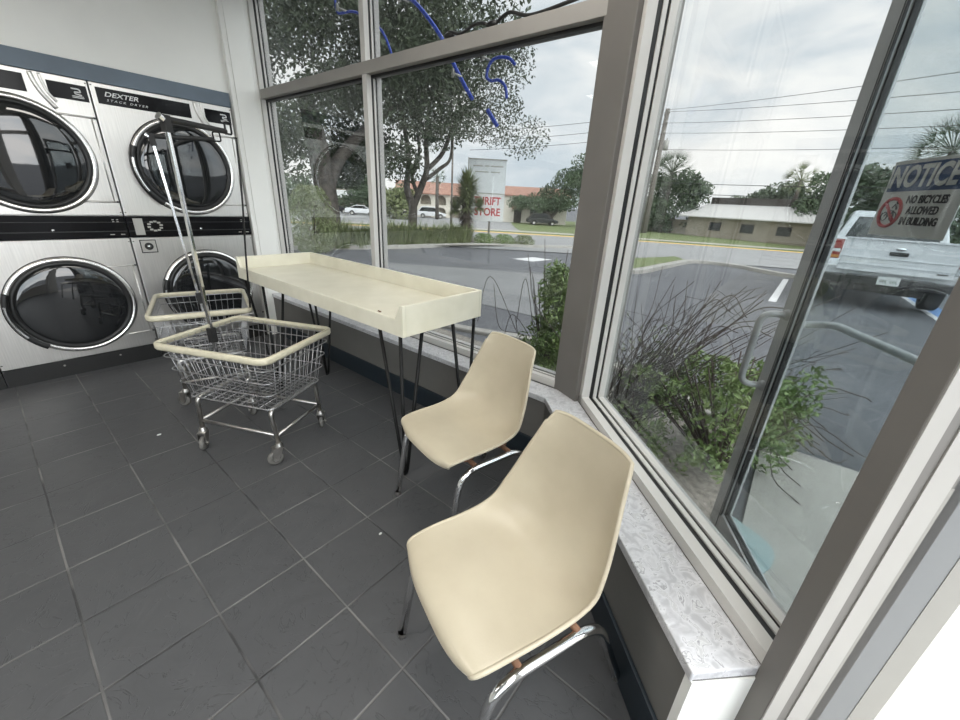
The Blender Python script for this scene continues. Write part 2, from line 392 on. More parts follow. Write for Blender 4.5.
for y0, y1, z0, z1 in ((2.55, 4.0, .462, 2.10), (.83, 2.505, .462, 2.10), (2.55, 4.0, 2.168, TOPZ - .05), (.83, 2.505, 2.168, TOPZ - .05)):
    MB().box(G1, G1 + .004, y0 - .005, y1 + .005, z0 - .005, z1 + .005).build('pane', M_pane, w1)
# corner post
w = MB(); w.prism([(1.842, .905), (1.768, .738), (1.792, .722), (1.93, .62), (1.985, .86), (1.90, .905)], .40, CEIL)
struct(w.build('trim_4', M_post, bevel=.003), 'taupe corner post between the two windows', 'window post')
# window_2 : chamfered single pane
w2 = sroot('window_2', 'chamfered single-pane window next to the open door', 'window')
f = MB(); s0, s1 = -1.778, -.491
framebar(f, Z0, E1, N1, UP, s0, s0 + .034, .42, TOPZ, .753, .885)
framebar(f, Z0, E1, N1, UP, s0, s1, .42, .458, .753, .885)
framebar(f, Z0, E1, N1, UP, s0, s1, TOPZ - .05, TOPZ, .753, .885)
f.build('frame', [M_alu, M_gasket], w2)
MB().obox(Z0, E1, N1, UP, s0 + .03, s1 + .003, .872, .876, .455, TOPZ - .045).build('pane', M_pane, w2)
# deep jamb beside the door
j = MB(); j.mi = 0; j.obox(Z0, E1, N1, UP, -.491, -.443, .741, .90, 0, CEIL)
struct(j.build('trim_5', M_post, bevel=.002), 'dark taupe mullion between the window and the doorway', 'door jamb')
j = MB()
j.mi = 0; j.obox(Z0, E1, N1, UP, -.455, -.4405, .743, .781, 0, CEIL)
j.mi = 1; j.obox(Z0, E1, N1, UP, -.46, -.4475, .781, .807, 0, CEIL)
j.mi = 0; j.obox(Z0, E1, N1, UP, -.46, -.4405, .807, .858, 0, CEIL)
j.mi = 2; j.obox(Z0, E1, N1, UP, -.46, -.4415, .858, .869, 0, .97)
j.mi = 1; j.obox(Z0, E1, N1, UP, -.46, -.4455, .858, .869, .97, CEIL)
j.mi = 3; j.obox(Z0, E1, N1, UP, -.485, -.443, .869, .979, 0, CEIL)
j.mi = 2; j.obox(Z0, E1, N1, UP, -.485, -.442, .979, 1.058, 0, CEIL)
struct(j.build('door_1', [M_jamb, M_post, M_beigepaint, M_bluejamb]), 'door frame jamb with white stops and a pale blue-grey inner face', 'door frame')
# other jamb, header and the street front further along (behind the viewer)
w = MB(); w.obox(Z0, E1, N1, UP, .507, .60, .741, 1.058, 0, CEIL); w.obox(Z0, E1, N1, UP, -.443, .507, .80, .98, 2.18, 2.26); w.obox(Z0, E1, N1, UP, -1.75, .60, .753, 1.0, TOPZ, CEIL)
w.box(1.84, 1.98, .8, 4.3, TOPZ, CEIL)
struct(w.build('trim_6', M_alu), 'door head and header over the windows', 'trim')
w = MB(); w.box(-4.5, .12, -1.30, -1.16, 0, .42); w.box(-4.5, .12, -1.30, -1.16, TOPZ, CEIL)
for x in (-4.5, -2.95, -1.42, .06): w.box(x, x + .06, -1.30, -1.18, .42, TOPZ)
struct(w.build('wall_front', M_alu), 'street front with large windows', 'wall')
w3 = sroot('window_3', 'street front window behind the camera', 'window')
for x in (-4.44, -2.89, -1.36): MB().box(x, x + 1.42 + .05, -1.24, -1.236, .42, TOPZ).build('pane', M_clearpane, w3)

# unseen ceiling panels, added to light the room
k = 0
for x, y in ((1.1, 1.02), (-.78, 1.36), (-1.65, 2.25), (-2.95, 2.9), (-.35, -.5)):
    where = ('by the street front', 'above the two chairs', 'over the middle of the shop', 'two rows back from the dryers', 'nearest the dryers')[0 if y < 0 else 1 if y < 1.2 else 2 if y < 2 else 3 if y < 2.6 else 4]
    col = ('beside the far side wall', 'midway across', 'nearest the long window')[0 if x < -2 else 1 if x < 0 else 2]
    t = thing('ceiling_fill_light', f'added unseen ceiling panel {where}, {col}', 'ceiling light', (x, y, CEIL), 'added ceiling light panels')
    fr = MB()
    for a in ((-.6, .6, -.3, -.28), (-.6, .6, .28, .3), (-.6, -.58, -.28, .28), (.58, .6, -.28, .28)):
        fr.box(x + a[0], x + a[1], y + a[2], y + a[3], CEIL - .05, CEIL)
    fr.build('frame', M_alu, t)
    MB().box(x - .58, x + .58, y - .28, y + .28, CEIL - .035, CEIL - .02).build('diffuser', M_fill, t)
# ------------------------------------------------------------------ stacked dryers
def dryer_door(parent, cz, which):
    o = V((.465, 0, cz)); ax, ay, az = V((1, 0, 0)), V((0, 0, 1)), V((0, -1, 0)); S = 72
    d = MB(); d.lathe([(.30, .0), (.349, .0), (.349, .010), (.345, .016)], o, ax, ay, az, S)
    door = d.build('door', M_black, parent, smooth=True)
    r = MB(); r.lathe([(.314, .012), (.315, .028), (.320, .034), (.338, .033), (.3435, .026), (.344, .012)], o, ax, ay, az, S)
    r.build('door_ring', M_ringsteel, door, smooth=True, label='bright chrome ring around the door')
    g = MB(); g.lathe([(.286, .020), (.290, .028), (.298, .033), (.308, .033), (.315, .026)], o, ax, ay, az, S)
    g.build('gasket', M_black, door, smooth=True)
    w = MB(); w.lathe([(0, .040)] + [(.288*math.sin(a), .022 + .018*math.cos(a)) for a in [PI/2*i/8 for i in range(1, 9)]], o, ax, ay, az, S)
    w.build('door_glass', M_doorglass, door, smooth=True, label='dark glossy round glass')
    h = MB()                                                          # curved pull on the hinge-free side
    a0 = math.radians(158); a1 = math.radians(232)
    h.lathe([(.318, .030), (.318, .052), (.335, .058), (.352, .050), (.352, .006)], o, ax, ay, az, 14, a0, a1)
    h.build('door_handle', M_black, door, smooth=True)
    h = MB(); h.lathe([(.330, .056), (.334, .062), (.345, .058), (.348, .05)], o, ax, ay, az, 8, math.radians(172), math.radians(212))
    h.build('handle_plate', M_chrome, door, smooth=True)

def make_dryer(label):
    t = thing('stack_dryer', label, 'dryer', (0, 0, 0), 'stacked tumble dryers along the back wall')
    W = .878
    b = MB(); b.box(.003, W - .003, .014, .80, .0, 1.99); b.build('cabinet', M_steel, t)
    b = MB(); b.box(.003, W - .003, 0, .013, 1.142, 1.994); b.build('upper_front_panel', M_steel, t, bevel=.004)
    b = MB(); b.box(.003, W - .003, 0, .013, .127, .984); b.build('lower_front_panel', M_steel, t, bevel=.004)
    b = MB(); b.box(0.001, W - .001, .004, .02, .0, .125); tk = b.build('toe_kick', M_black, t)
    for x in (.30, .62):
        b = MB(); b.lathe([(0, .004), (.006, .003), (.007, 0)], (x, .004, .085), XA, UP, -YA, 10); b.build('screw', M_dull, tk, smooth=True)
    b = MB(); b.box(.001, W - .001, -.012, .014, .985, 1.140); cb = b.build('control_band', M_blackgloss, t, bevel=.003)
    b = MB(); b.box(.0, W, -.0135, -.012, 1.030, 1.036); b.box(.0, W, -.0135, -.012, 1.095, 1.099); b.build('band_groove', M_black, cb)
    b = MB(); b.lathe([(0, .005), (.008, .004), (.009, 0)], (.48, -.012, 1.045), XA, UP, -YA, 12); b.build('band_screw', M_chrome, cb, smooth=True)
    b = MB(); b.box(.040, .098, -.017, -.012, 1.003, 1.125); cs = b.build('coin_plate', M_grey, cb, bevel=.002)
    b = MB()
    for k in range(10):
        a = 2*PI*k/10 + .2
        o = V((.170 + .040*math.cos(a), -.012, 1.068 + .034*math.sin(a)))
        b = MB(); b.box(o.x - .010, o.x + .010, -.016, -.012, o.z - .006, o.z + .006); b.build('button', M_grey, cb)
    for x in (.77, .83):
        b = MB(); b.box(x, x + .025, -.0135, -.012, 1.008, 1.013); b.build('indicator_mark', M_grey, cb)
    for (x, z) in ((.80, 1.112), (.825, 1.112), (.80, 1.098), (.825, 1.098)): b = MB(); b.box(x, x + .012, -.0135, -.012, z, z + .005); b.build('indicator_mark', M_grey, cb)
    b = MB(); b.box(.030, .578, -.004, .002, 1.870, 1.968); hp = b.build('header_panel', M_blackgloss, t, bevel=.002)
    text('lettering', 'DEXTER', .040, M_white, hp, (.162, -.0045, 1.931), (1, 0, 0), (0, 0, 1), shear=.3, bold=.0006, sx=1.28)
    text('lettering', 'STACK DRYER', .019, M_white, hp, (.190, -.0045, 1.896), (1, 0, 0), (0, 0, 1), shear=.28, sx=1.35, gap=1.5)
    b = MB(); b.box(.676, .864, -.004, .002, 1.864, 1.957); dp = b.build('display_panel', M_blackgloss, t, bevel=.002)
    b = MB(); b.tube(fillet([(.786, -.005, 1.932), (.826, -.005, 1.932), (.830, -.005, 1.914), (.800, -.005, 1.914), (.800, -.005, 1.904), (.832, -.005, 1.898)], .008), .0042, 6)
    b.box(.783, .84, -.005, -.004, 1.880, 1.884); b.box(.783, .84, -.005, -.004, 1.888, 1.892); b.build('logo', M_white, dp)
    b = MB(); b.tube(spline([(.612, .0, 1.985), (.622, .0, 1.93), (.645, .0, 1.87), (.69, .0, 1.80)]), .013, 8); b.tube(spline([(.652, .0, 1.985), (.658, .0, 1.94), (.672, .0, 1.885), (.70, .0, 1.84)]), .008, 8)
    b.build('pressed_rib', M_steel, t, smooth=True)
    for z0, z1, x0 in ((1.238, 1.772, .70), (.246, .780, .70)):
        b = MB(); b.box(x0, .868, -.004, .002, z0, z1); p = b.build('access_panel', M_steel, t, bevel=.003)
        b = MB(); b.tube([(x0 - .05, -.006, z1), (.868, -.006, z1)], .006, 8); b.tube([(x0 - .05, -.006, z0), (.868, -.006, z0)], .006, 8)
        b.tube([(.848, -.004, z0), (.848, -.004, z1)], .004, 8)
        b.build('panel_edge', M_steel, p, smooth=True)
        
        for zz in (z0, z1): b = MB(); b.box(.858, .872, -.012, -.004, zz - .006, zz + .006); b.build('latch', M_black, p)
    b = MB(); b.box(.048, .152, -.004, .002, .866, .966); lk = b.build('lock_plate', M_black, t)
    b = MB(); b.box(.055, .145, -.007, -.003, .873, .959); b.build('plate_face', M_grey, lk)
    b = MB(); b.lathe([(.012, .008), (.014, .012), (.026, .012), (.028, 0)], (.100, -.007, .916), XA, UP, -YA, 20); b.build('lock_ring', M_black, lk, smooth=True)
    b = MB(); b.lathe([(0, .012), (.010, .011), (.012, .004)], (.100, -.007, .916), XA, UP, -YA, 16); b.build('lock_core', M_chrome, lk, smooth=True)
    for z in (1.17, .955, .86, 1.83): 
        pass
    for z in (1.165, .955, .165, 1.975):
        for x in (.861, .008): b = MB(); b.box(x, x + .009, -.003, 0, z - .003, z + .003); b.build('corner_screw', M_black, t)
    dryer_door(t, 1.502, 'upper'); dryer_door(t, .522, 'lower')
    return t
dr = make_dryer('stainless stack dryer next to the wall strip by the window, directly behind the carts')
dr.location = (.722, YD, 0)
dup(dr, (-.158, YD, 0), 0, 'full-height stainless stack dryer left of the one beside the window')
dup(dr, (-1.038, YD, 0), 0, 'stainless stack dryer of which only the right edge shows at the far left')

# ------------------------------------------------------------------ folding table
t = thing('folding_table', 'cream laminate folding table with raised lips and black hairpin legs', 'table', (1.33, 2.2, 0))
tx0, tx1, ty0, ty1, zb = 1.063, 1.607, 1.275, 3.015, .80
MB().box(tx0 + .018, tx1 - .018, ty0 + .018, ty1 - .018, zb, zb + .062).build('table_top', M_lam, t, bevel=.002)
b = MB(); b.oprism((0, 0, 0), YA, UP, -XA, [(ty0, zb), (ty1, zb), (ty1, .944), (ty1 - .02, .944), (ty1 - .055, .878), (ty0 + .055, .878), (ty0 + .02, .944), (ty0, .944)], -(tx0 + .018), -tx0)
fixn(b.build('front_lip', M_lam, t, bevel=.003))
MB().box(tx1 - .018, tx1, ty0, ty1, zb, .944).build('back_lip', M_lam, t, bevel=.003)
MB().box(tx0 + .018, tx1 - .018, ty0, ty0 + .018, zb, .944).build('end_lip', M_lam, t, bevel=.003)
MB().box(tx0 + .018, tx1 - .018, ty1 - .018, ty1, zb, .944).build('end_lip', M_lam, t, bevel=.003)
b = MB(); b.tube(spline([(1.10, 1.52, .8628), (1.12, 1.50, .8628), (1.125, 1.53, .8628)], 3), .003, 5); b.build('stain', M_rust, t)
for (fxy, tops) in (((1.112, 1.341), ((1.085, 1.47), (1.085, 1.32), (1.205, 1.305))), ((1.575, 1.325), ((1.41, 1.30), (1.58, 1.30), (1.57, 1.46))),
                    ((1.11, 2.74), ((1.085, 2.98), (1.085, 2.70), (1.20, 2.66))), ((1.50, 2.76), ((1.50, 2.98), (1.42, 2.70), (1.56, 2.67)))):
    b = MB(); F = V((*fxy, .012)); c = sum((V((*q, 0)) for q in tops), V())/3
    for q in tops:
        Q = V((*q, zb)); dirn = (Q - F); side = V((dirn.x, dirn.y, 0)).normalized()*.012
        b.tube([Q, F + side + V((0, 0, .02)), F + side*.5 + V((0, 0, -.002))], .0088, 8)
    b.tube([F + V((.010, 0, -.004)), F + V((-.010, 0, -.004))], .008, 8)
    lg = b.build('leg', M_blackmetal, t, smooth=True)
    p = MB(); p.prism([(min(max(c.x + dx, tx0 + .022), tx1 - .022), c.y + dy) for dx, dy in ((-.09, -.05), (.09, -.05), (.09, .09), (-.09, .09))], zb - .004, zb); p.build('mounting_plate', M_blackmetal, lg)

# ------------------------------------------------------------------ shell chairs
def make_chair(label):
    t = thing('shell_chair', label, 'chair', (0, 0, 0), 'tan moulded shell chairs under the windows')
    prof = [(.030, .400), (.024, .420), (.004, .433), (-.04, .438), (-.10, .437), (-.17, .430), (-.24, .426), (-.295, .428), (-.34, .441), (-.375, .468), (-.400, .508), (-.420, .562), (-.438, .635), (-.456, .71), (-.468, .765), (-.476, .80)]
    hw = [.178, .190, .202, .209, .213, .215, .217, .219, .220, .218, .213, .203, .187, .168, .155, .143]
    er = [.0, .0, .001, .003, .007, .014, .024, .036, .047, .055, .058, .054, .046, .036, .027, .018]
    cu = [.0, .0, 0, 0, 0, 0, 0, 0, 0, 0, 0, 0, 0, 0, 0, -.002]
    sp = spline([(a, b_, 0) for a, b_ in prof], 4); sw = spline([(a, b_, 0) for a, b_ in zip(hw, er)], 4)
    n = len(sp); nc = 20; b = MB(); vs = []
    for i in range(n):
        tng = (sp[min(i + 1, n - 1)] - sp[max(i - 1, 0)]).normalized()
        nrm = V((0, tng.y, -tng.x)); nrm = V((0, -tng.y, tng.x)) if False else nrm
        # profile runs front -> back -> up; the sitting side is above the seat and in front of the back
        nrm = V((0, tng.y, -tng.x))
        for k in range(nc + 1):
            s = -1 + 2*k/nc; ss = math.sin(s*PI/2)*.25 + s*.75
            base = V((ss*sw[i].x, sp[i].x, sp[i].y))
            # rounded front edge: outer corners sweep back
            if i < 10: base.y -= .030*abs(s)**3*(1 - i/10)
            if i > n - 6: base.z -= .010*abs(s)**4
            vs.append(base + nrm*sw[i].y*abs(s)**2.6)
    fs = [(i*(nc + 1) + k, i*(nc + 1) + k + 1, (i + 1)*(nc + 1) + k + 1, (i + 1)*(nc + 1) + k) for i in range(n - 1) for k in range(nc)]
    b.add(vs, fs); sh = b.build('seat_shell', M_shell, t, smooth=True)
    fixn(sh)
    m = sh.modifiers.new('thick', 'SOLIDIFY'); m.thickness = .009; m.offset = 0
    m = sh.modifiers.new('round', 'BEVEL'); m.width = .0035; m.segments = 3; m.limit_method = 'ANGLE'; m.angle_limit = 1.0
    # rolled lip along both sides and the top
    edge = [vs[i*(nc + 1)] for i in range(1, n)] + [vs[(n - 1)*(nc + 1) + k] for k in range(1, nc)] + [vs[i*(nc + 1) + nc] for i in range(n - 1, 0, -1)]
    b = MB(); b.tube(edge, .0065, 8); b.build('rolled_edge', M_shell, t, smooth=True)
    for s in (-1, 1):
        x = .222*s
        path = fillet([(x, .026, .008), (x*.985, -.035, .385), (x*.985, -.36, .378), (x, -.525, .008)], .085, 8)
        b = MB(); b.tube(path, .0135, 12); sf = b.build('side_frame', M_chrome, t, smooth=True)
        for y in (.026, -.525):
            g = MB(); g.lathe([(0, 0), (.0135, 0), (.0145, .008), (.0138, .02)], (x, y, 0), XA, YA, UP, 12); g.build('foot_glide', M_dull, sf, smooth=True)
    for y in (-.11, -.29):
        b = MB(); b.tube([(-.215, y, .388), (.215, y, .388)], .010, 8); b.build('crossbar', M_rust, t, smooth=True, label='rusty crossbar')
    for x in (-.15, .15):
        for y in (-.11, -.29):
            MB().box(x - .02, x + .02, y - .022, y + .022, .388, .424).build('mounting_bracket', M_rust, t)
    return t
ch = make_chair('near tan shell chair with chrome legs, its back to the chamfered window')
ch.location = (.497, .487, 0); ch.rotation_euler = (0, 0, math.atan2(.935, .354))
dup(ch, (.962, 1.028, 0), math.atan2(.975, .222), 'tan shell chair tucked against the end of the folding table')

# ------------------------------------------------------------------ wire laundry carts
def make_cart(label):
    t = thing('laundry_cart', label, 'laundry cart', (0, 0, 0), 'wire laundry carts with cream rims')
    RX, RY, ZR = .270, .324, .65                                     # rim half sizes
    BX, BY, ZB = .205, .262, .335                                    # basket bottom
    def rect(hx, hy, z, r=.04, n=5):
        pts = []
        for cx, cy, a0 in ((hx - r, hy - r, 0), (-hx + r, hy - r, 90), (-hx + r, -hy + r, 180), (hx - r, -hy + r, 270)):
            for k in range(n + 1):
                a = math.radians(a0 + 90*k/n); pts.append((cx + r*math.cos(a), cy + r*math.sin(a), z))
        return pts
    b = MB(); rim = rect(RX, RY, ZR, .045, 6); n = len(rim)
    prof = [(-.008, -.026), (.006, -.030), (.011, -.022), (.011, .0), (.004, .005), (-.010, .003), (-.013, -.006), (-.008, -.012)]
    vs = []
    for i in range(n):
        p = V(rim[i]); tg = (V(rim[(i + 1) % n]) - V(rim[i - 1])).normalized(); out = V((tg.y, -tg.x, 0))
        for (a, c) in prof: vs.append(p + out*a + UP*(c - .004))
    m = len(prof)
    b.add(vs, [(i*m + k, i*m + (k + 1) % m, ((i + 1) % n)*m + (k + 1) % m, ((i + 1) % n)*m + k) for i in range(n) for k in range(m)])
    fixn(b.build('rim', M_rim, t, smooth=True, bevel=0, label='cream rubber rim'))
    def lerp(z):
        u = (z - ZB)/(ZR - ZB); return BX + (RX - .006 - BX)*u, BY + (RY - .006 - BY)*u
    b = MB()
    for z, r in ((ZR - .03, .004), (.575, .003), (.50, .003), (.425, .003), (ZB, .004)):
        hx, hy = lerp(z); b.tube(rect(hx + (.006 if .4 < z < .6 else 0), hy + (.006 if .4 < z < .6 else 0), z), r, 6, closed=True)
    for i in range(11):                                              # side wires running down and across the bottom
        u = -1 + 2*(i + .5)/11
        pts = [(u*(RX - .05), RY - .008, ZR - .012), (u*(BX - .02), BY, ZB), (u*(BX - .02), -BY, ZB), (u*(RX - .05), -RY + .008, ZR - .012)]
        b.tube(pts, .0017, 5)
    for i in range(14):
        u = -1 + 2*(i + .5)/14
        pts = [(RX - .008, u*(RY - .05), ZR - .012), (BX, u*(BY - .02), ZB - .004), (-BX, u*(BY - .02), ZB - .004), (-RX + .008, u*(RY - .05), ZR - .012)]
        b.tube(pts, .0017, 5)
    for i in range(9):
        u = -1 + 2*(i + .5)/9; b.tube([(-BX, u*BY, ZB - .006), (BX, u*BY, ZB - .006)], .0022, 5)
    b.build('wire_basket', M_wire, t, smooth=True)
    LX, LY = .182, .247
    b = MB()
    for s in (-1, 1):
        b.tube(fillet([(-LX, s*LY, .125), (-LX*1.02, s*LY*.93, .318), (LX*1.02, s*LY*.93, .318), (LX, s*LY, .125)], .035, 6), .0125, 10)
    b.tube([(-LX, -LY, .172), (-LX, LY, .172)], .0085, 8); b.tube([(LX, -LY, .172), (LX, LY, .172)], .0085, 8)
    b.tube([(-LX, -LY, .172), (LX, -LY, .172)], .0085, 8); b.tube([(-LX, LY, .172), (LX, LY, .172)], .0085, 8)
    b.build('tube_frame', M_dull, t, smooth=True)
    rr = random.Random(4)
    for sx_ in (-1, 1):
        for sy_ in (-1, 1):
            o = V((sx_*LX, sy_*LY, 0)); a = {(-1, -1): 2.5, (1, -1): .4, (-1, 1): 3.6, (1, 1): 1.2}[(sx_, sy_)]; dx = V((math.cos(a), math.sin(a), 0)); dy = V((-dx.y, dx.x, 0))
            wc = o + dx*.026 + UP*.040
            b = MB(); b.lathe([(.0, .128), (.016, .128), (.022, .110), (.022, .103), (0, .100)], o, XA, YA, UP, 12)
            for s in (-1, 1):
                b.oprism(wc + dy*(.019*s), dx, UP, dy, [(-.042, .062), (.010, .062), (.014, .0), (.006, -.012), (-.010, -.010)], -.0015, .0015)
            b.obox(wc, dx, dy, UP, -.042, .010, -.021, .021, .058, .064); b.tube([wc - dy*.024, wc + dy*.024], .005, 8)
            cf = fixn(b.build('caster', M_dull, t))
            b = MB(); b.lathe([(.0, -.008), (.026, -.011), (.037, -.010), (.040, -.005), (.040, .005), (.037, .010), (.026, .011), (0, .008)], wc, dx, UP, dy, 22)
            b.build('wheel', M_tyre, cf, smooth=True)
    # hanging rack: one upright at an end of the basket and a short arm
    py = .247
    b = MB(); b.obox((0, py, 0), XA, YA, UP, -.0085, .0085, -.0085, .0085, .33, 1.655); pl = b.build('rack_post', M_chrome, t, bevel=.003)
    b = MB(); b.obox((0, py, 0), XA, YA, UP, -.016, .016, -.016, .016, ZR - .075, ZR + .005); b.build('clamp', M_strap, pl)
    b = MB(); b.tube([(-.02, py, 1.655), (.335, py, 1.655)], .0135, 10); b.obox((0, py, 0), XA, YA, UP, -.016, .016, -.016, .016, 1.60, 1.67); br = b.build('rack_arm', M_strap, t, smooth=False)
    b = MB(); b.tube([(-.030, py, 1.662), (-.012, py, 1.652)], .017, 10); b.build('end_cap', M_chrome, br)
    b = MB(); b.tube(fillet([(.335, py, 1.640), (.335, py, 1.70), (.375, py, 1.70), (.375, py, 1.645), (.335, py, 1.645)], .012), .005, 8); b.build('hook', M_blackmetal, br, smooth=True)
    return t
c1 = make_cart('nearer wire laundry cart with cream rim, in front of the folding table')
c1.location = (.778, 2.210, 0); c1.rotation_euler = (0, 0, math.radians(25.6))
c2_ = dup(c1, (.842, 3.128, 0), math.radians(-17.2), 'farther wire laundry cart with cream rim, close to the dryers')

# the farther cart's rack leans a little
for o in c2_.children:
    if o.name.startswith('rack_'):
        T_ = Matrix.Translation((0, .247, .35)); o.matrix_basis = T_ @ Matrix.Rotation(math.radians(-3.4), 4, 'Y') @ T_.inverted()
# ------------------------------------------------------------------ open glass door, its sign
H0 = V((1.125, -.391, 0)); DD = V((.885, .466, 0)).normalized(); DN = V((.466, -.885, 0)).normalized()   # leaf direction, away from the window
DL = .865; DT = .044; DH = 2.13
def PD(a, n, z): return H0 + DD*a + DN*n + UP*z
t = thing('glass_door', 'open aluminium-framed glass door with tubular push bar, swung back outside the chamfered window', 'door', (H0.x, H0.y, 0))
b = MB()
for a0, a1 in ((0, .055), (DL - .085, DL)): b.obox(H0, DD, DN, UP, a0, a1, 0, DT, .012, DH)
b.obox(H0, DD, DN, UP, .055, DL - .085, 0, DT, .012, .11); b.obox(H0, DD, DN, UP, .055, DL - .085, 0, DT, DH - .07, DH)
fr = b.build('frame', M_aludoor, t, bevel=.003)
b = MB()
b.obox(H0, DD, DN, UP, DL - .0855, DL - .081, -.003, .004, .10, DH - .06); b.obox(H0, DD, DN, UP, DL - .093, DL - .085, .012, .030, .10, DH - .06)
b.obox(H0, DD, DN, UP, DL - .072, DL - .068, -.0012, .001, .02, DH - .01)
b.obox(H0, DD, DN, UP, .055, DL - .085, .010, .034, .108, .114)
b.build('glazing_bead', M_gasket, fr)
MB().obox(H0, DD, DN, UP, .05, DL - .08, .019, .025, .10, DH - .06).build('pane', M_doorpane, t)
zt = 1.04; zl = .745; ga = DL - .045; off = DT + .06
b = MB(); b.tube(fillet([PD(.05, DT, zt), PD(.05, off, zt), PD(ga - .09, off, zt), PD(ga, DT + .03, zt - .03), PD(ga, DT - .005, zt - .03)], .05, 7), .0125, 12); b.build('push_bar', M_aludoor, t, smooth=True, label='tubular push bar across the glass')
b = MB(); b.tube(fillet([PD(ga, .005, zt), PD(ga + .005, -.085, zt), PD(ga + .005, -.085, zl), PD(ga, .005, zl)], .055, 7), .0125, 12); b.build('pull_handle', M_aludoor, t, smooth=True, label='bent tubular pull loop on the stile')
for z in (zl, zt):
    b = MB(); b.lathe([(0, .012), (.02, .010), (.022, 0)], PD(ga, 0, z), DD, UP, -DN, 14); b.build('handle_flange', M_aludoor, t, smooth=True)
for z in (.2, 1.05, 1.95):
    b = MB(); q = P2(-.468, 1.04, z); g = PD(.01, DT*.5, z); b.tube([q - UP*.05, q + UP*.05], .011, 10); b.tube([q, q.lerp(g, .5) + N1*.02, g], .012, 8); b.build('hinge', M_dull, t, smooth=True)
# notice sign on the outer face, which is turned to the window
sl, sr_, sb_, st_ = .604, .352, 1.347, 1.537                          # along the leaf: the sign reads from the free edge towards the hinge
RX_ = -DD; so = PD(0, -.0008, 0)
t = thing('notice_sign', 'white NOTICE sign with blue heading forbidding bicycles, stuck on the open glass door', 'sign', tuple(PD((sl + sr_)/2, 0, 1.44)))
def PS(x, z, d=0.): return PD(sl - x, .0182 - .003 - d, sb_ + z)         # sign coordinates, metres from its lower left
SW, SH = sl - sr_, st_ - sb_
b = MB(); b.obox(PS(0, 0), RX_, UP, -DN, 0, SW, 0, SH, -.002, .0); b.build('panel', M_signw, t)
b = MB(); b.obox(PS(0, 0), RX_, UP, -DN, .008, SW - .008, SH*.60, SH - .008, 0, .0006); bl = b.build('heading_panel', M_signblue, t)
text('lettering', 'NOTICE', .072, M_signw, bl, PS(SW*.45, SH*.775, .0012), RX_, UP, shear=.12, bold=.0022, sx=.80)
for i, s in enumerate(('NO BICYCLES', 'ALLOWED', 'IN BUILDING')):
    text('lettering', s, .0265, M_signtext, t, PS(.156, .092 - i*.0265, .0006), RX_, UP, bold=.0007, sx=.76)
b = MB(); cx, cz, R = .052, .060, .036
def PC(a, r, d=.0008): return PS(cx + r*math.cos(a), cz + r*math.sin(a), d)
b.tube([PC(2*PI*k/40, R) for k in range(40)], .0046, 6, closed=True); b.tube([PC(math.radians(135), R), PC(math.radians(-45), R)], .0042, 6)
bn = b.build('ban_ring', M_signred, t, smooth=True)
b = MB()
for x in (-.016, .016): b.tube([PS(cx + x + .011*math.cos(2*PI*k/20), cz - .010 + .011*math.sin(2*PI*k/20), .0006) for k in range(20)], .0016, 5, closed=True)
for p in ([(-.016, -.010), (-.004, .006), (.012, .005), (.016, -.010)], [(-.004, .006), (-.001, -.010), (.011, .004)], [(-.004, .006), (-.007, .010)], [(.002, .012), (.010, .022), (.016, .014), (.018, .008)]):
    b.tube([PS(cx + x, cz + z, .0006) for x, z in p], .0017, 5)
b.ball(PS(cx + .017, cz + .026, .0006), .0042, 8, 5)
b.build('bicycle_symbol', M_signtext, t, smooth=True)
# pale mat outside under the door
b = MB(); b.oprism((0, 0, -.018), XA, YA, UP, [tuple(p)[:2] for p in spline([(1.60, -.12, 0), (1.66, -.20, 0), (1.79, -.255, 0), (1.90, -.24, 0), (1.97, -.13, 0), (2.0, -.03, 0), (1.93, .0, 0), (1.72, -.06, 0)], 5)], 0, .016)
tag(fixn(b.build('floor_mat', M_mat)), 'pale teal rounded mat lying on the walk under the open door', 'mat')

# ------------------------------------------------------------------ blue neon tubing in the window
t = thing('neon_sign', 'curved blue neon tubing hanging at the long window', 'neon sign', (2.02, 2.2, 2.3))
X = 2.03
for pts, r in (([(3.08, 2.78), (3.08, 2.64), (3.06, 2.575), (3.0, 2.56), (2.90, 2.55), (2.79, 2.515), (2.68, 2.46), (2.57, 2.385), (2.50, 2.29), (2.46, 2.20)], .008),
               ([(2.55, 2.60), (2.40, 2.555), (2.26, 2.48), (2.12, 2.365), (2.00, 2.24), (1.90, 2.10), (1.82, 2.0), (1.76, 1.93)], .0115),
               ([(1.47, 2.06), (1.52, 2.095), (1.60, 2.105), (1.645, 2.08), (1.66, 2.03), (1.63, 2.005), (1.57, 2.0), (1.525, 1.965), (1.51, 1.91)], .008), ([(1.64, 1.865), (1.60, 1.82), (1.565, 1.782)], .012)):
    MB().tube(spline([(X, y, z) for y, z in pts], 6), r, 10).build('tube', M_neon, t, smooth=True)
b = MB()
for y, z in ((2.95, 2.56), (2.302, 2.483), (1.85, 2.05), (1.64, 2.10)): b.tube([(1.955, y, z), (X, y, z)], .006, 6); b.tube([(1.955, y, z - .02), (1.955, y, z + .02)], .01, 6)
b.build('standoff', M_grey, t, smooth=True)
b = MB(); b.tube(spline([(1.865, 1.82, 2.176), (1.858, 1.79, 2.20), (1.85, 1.70, 2.178), (1.855, 1.62, 2.20), (1.85, 1.55, 2.195), (1.86, 1.50, 2.178), (1.855, 1.40, 2.21), (1.86, 1.28, 2.18), (1.86, 1.08, 2.19), (1.87, .93, 2.21)], 8), .008, 8)
b.ball((1.86, 1.79, 2.186), .02, 8, 5, (1, 2, .8)); b.ball((1.86, 1.50, 2.186), .018, 8, 5, (1, 2, .8))
b.build('power_cord', M_black, t, smooth=True, label='black cord along the top of the transom bar')
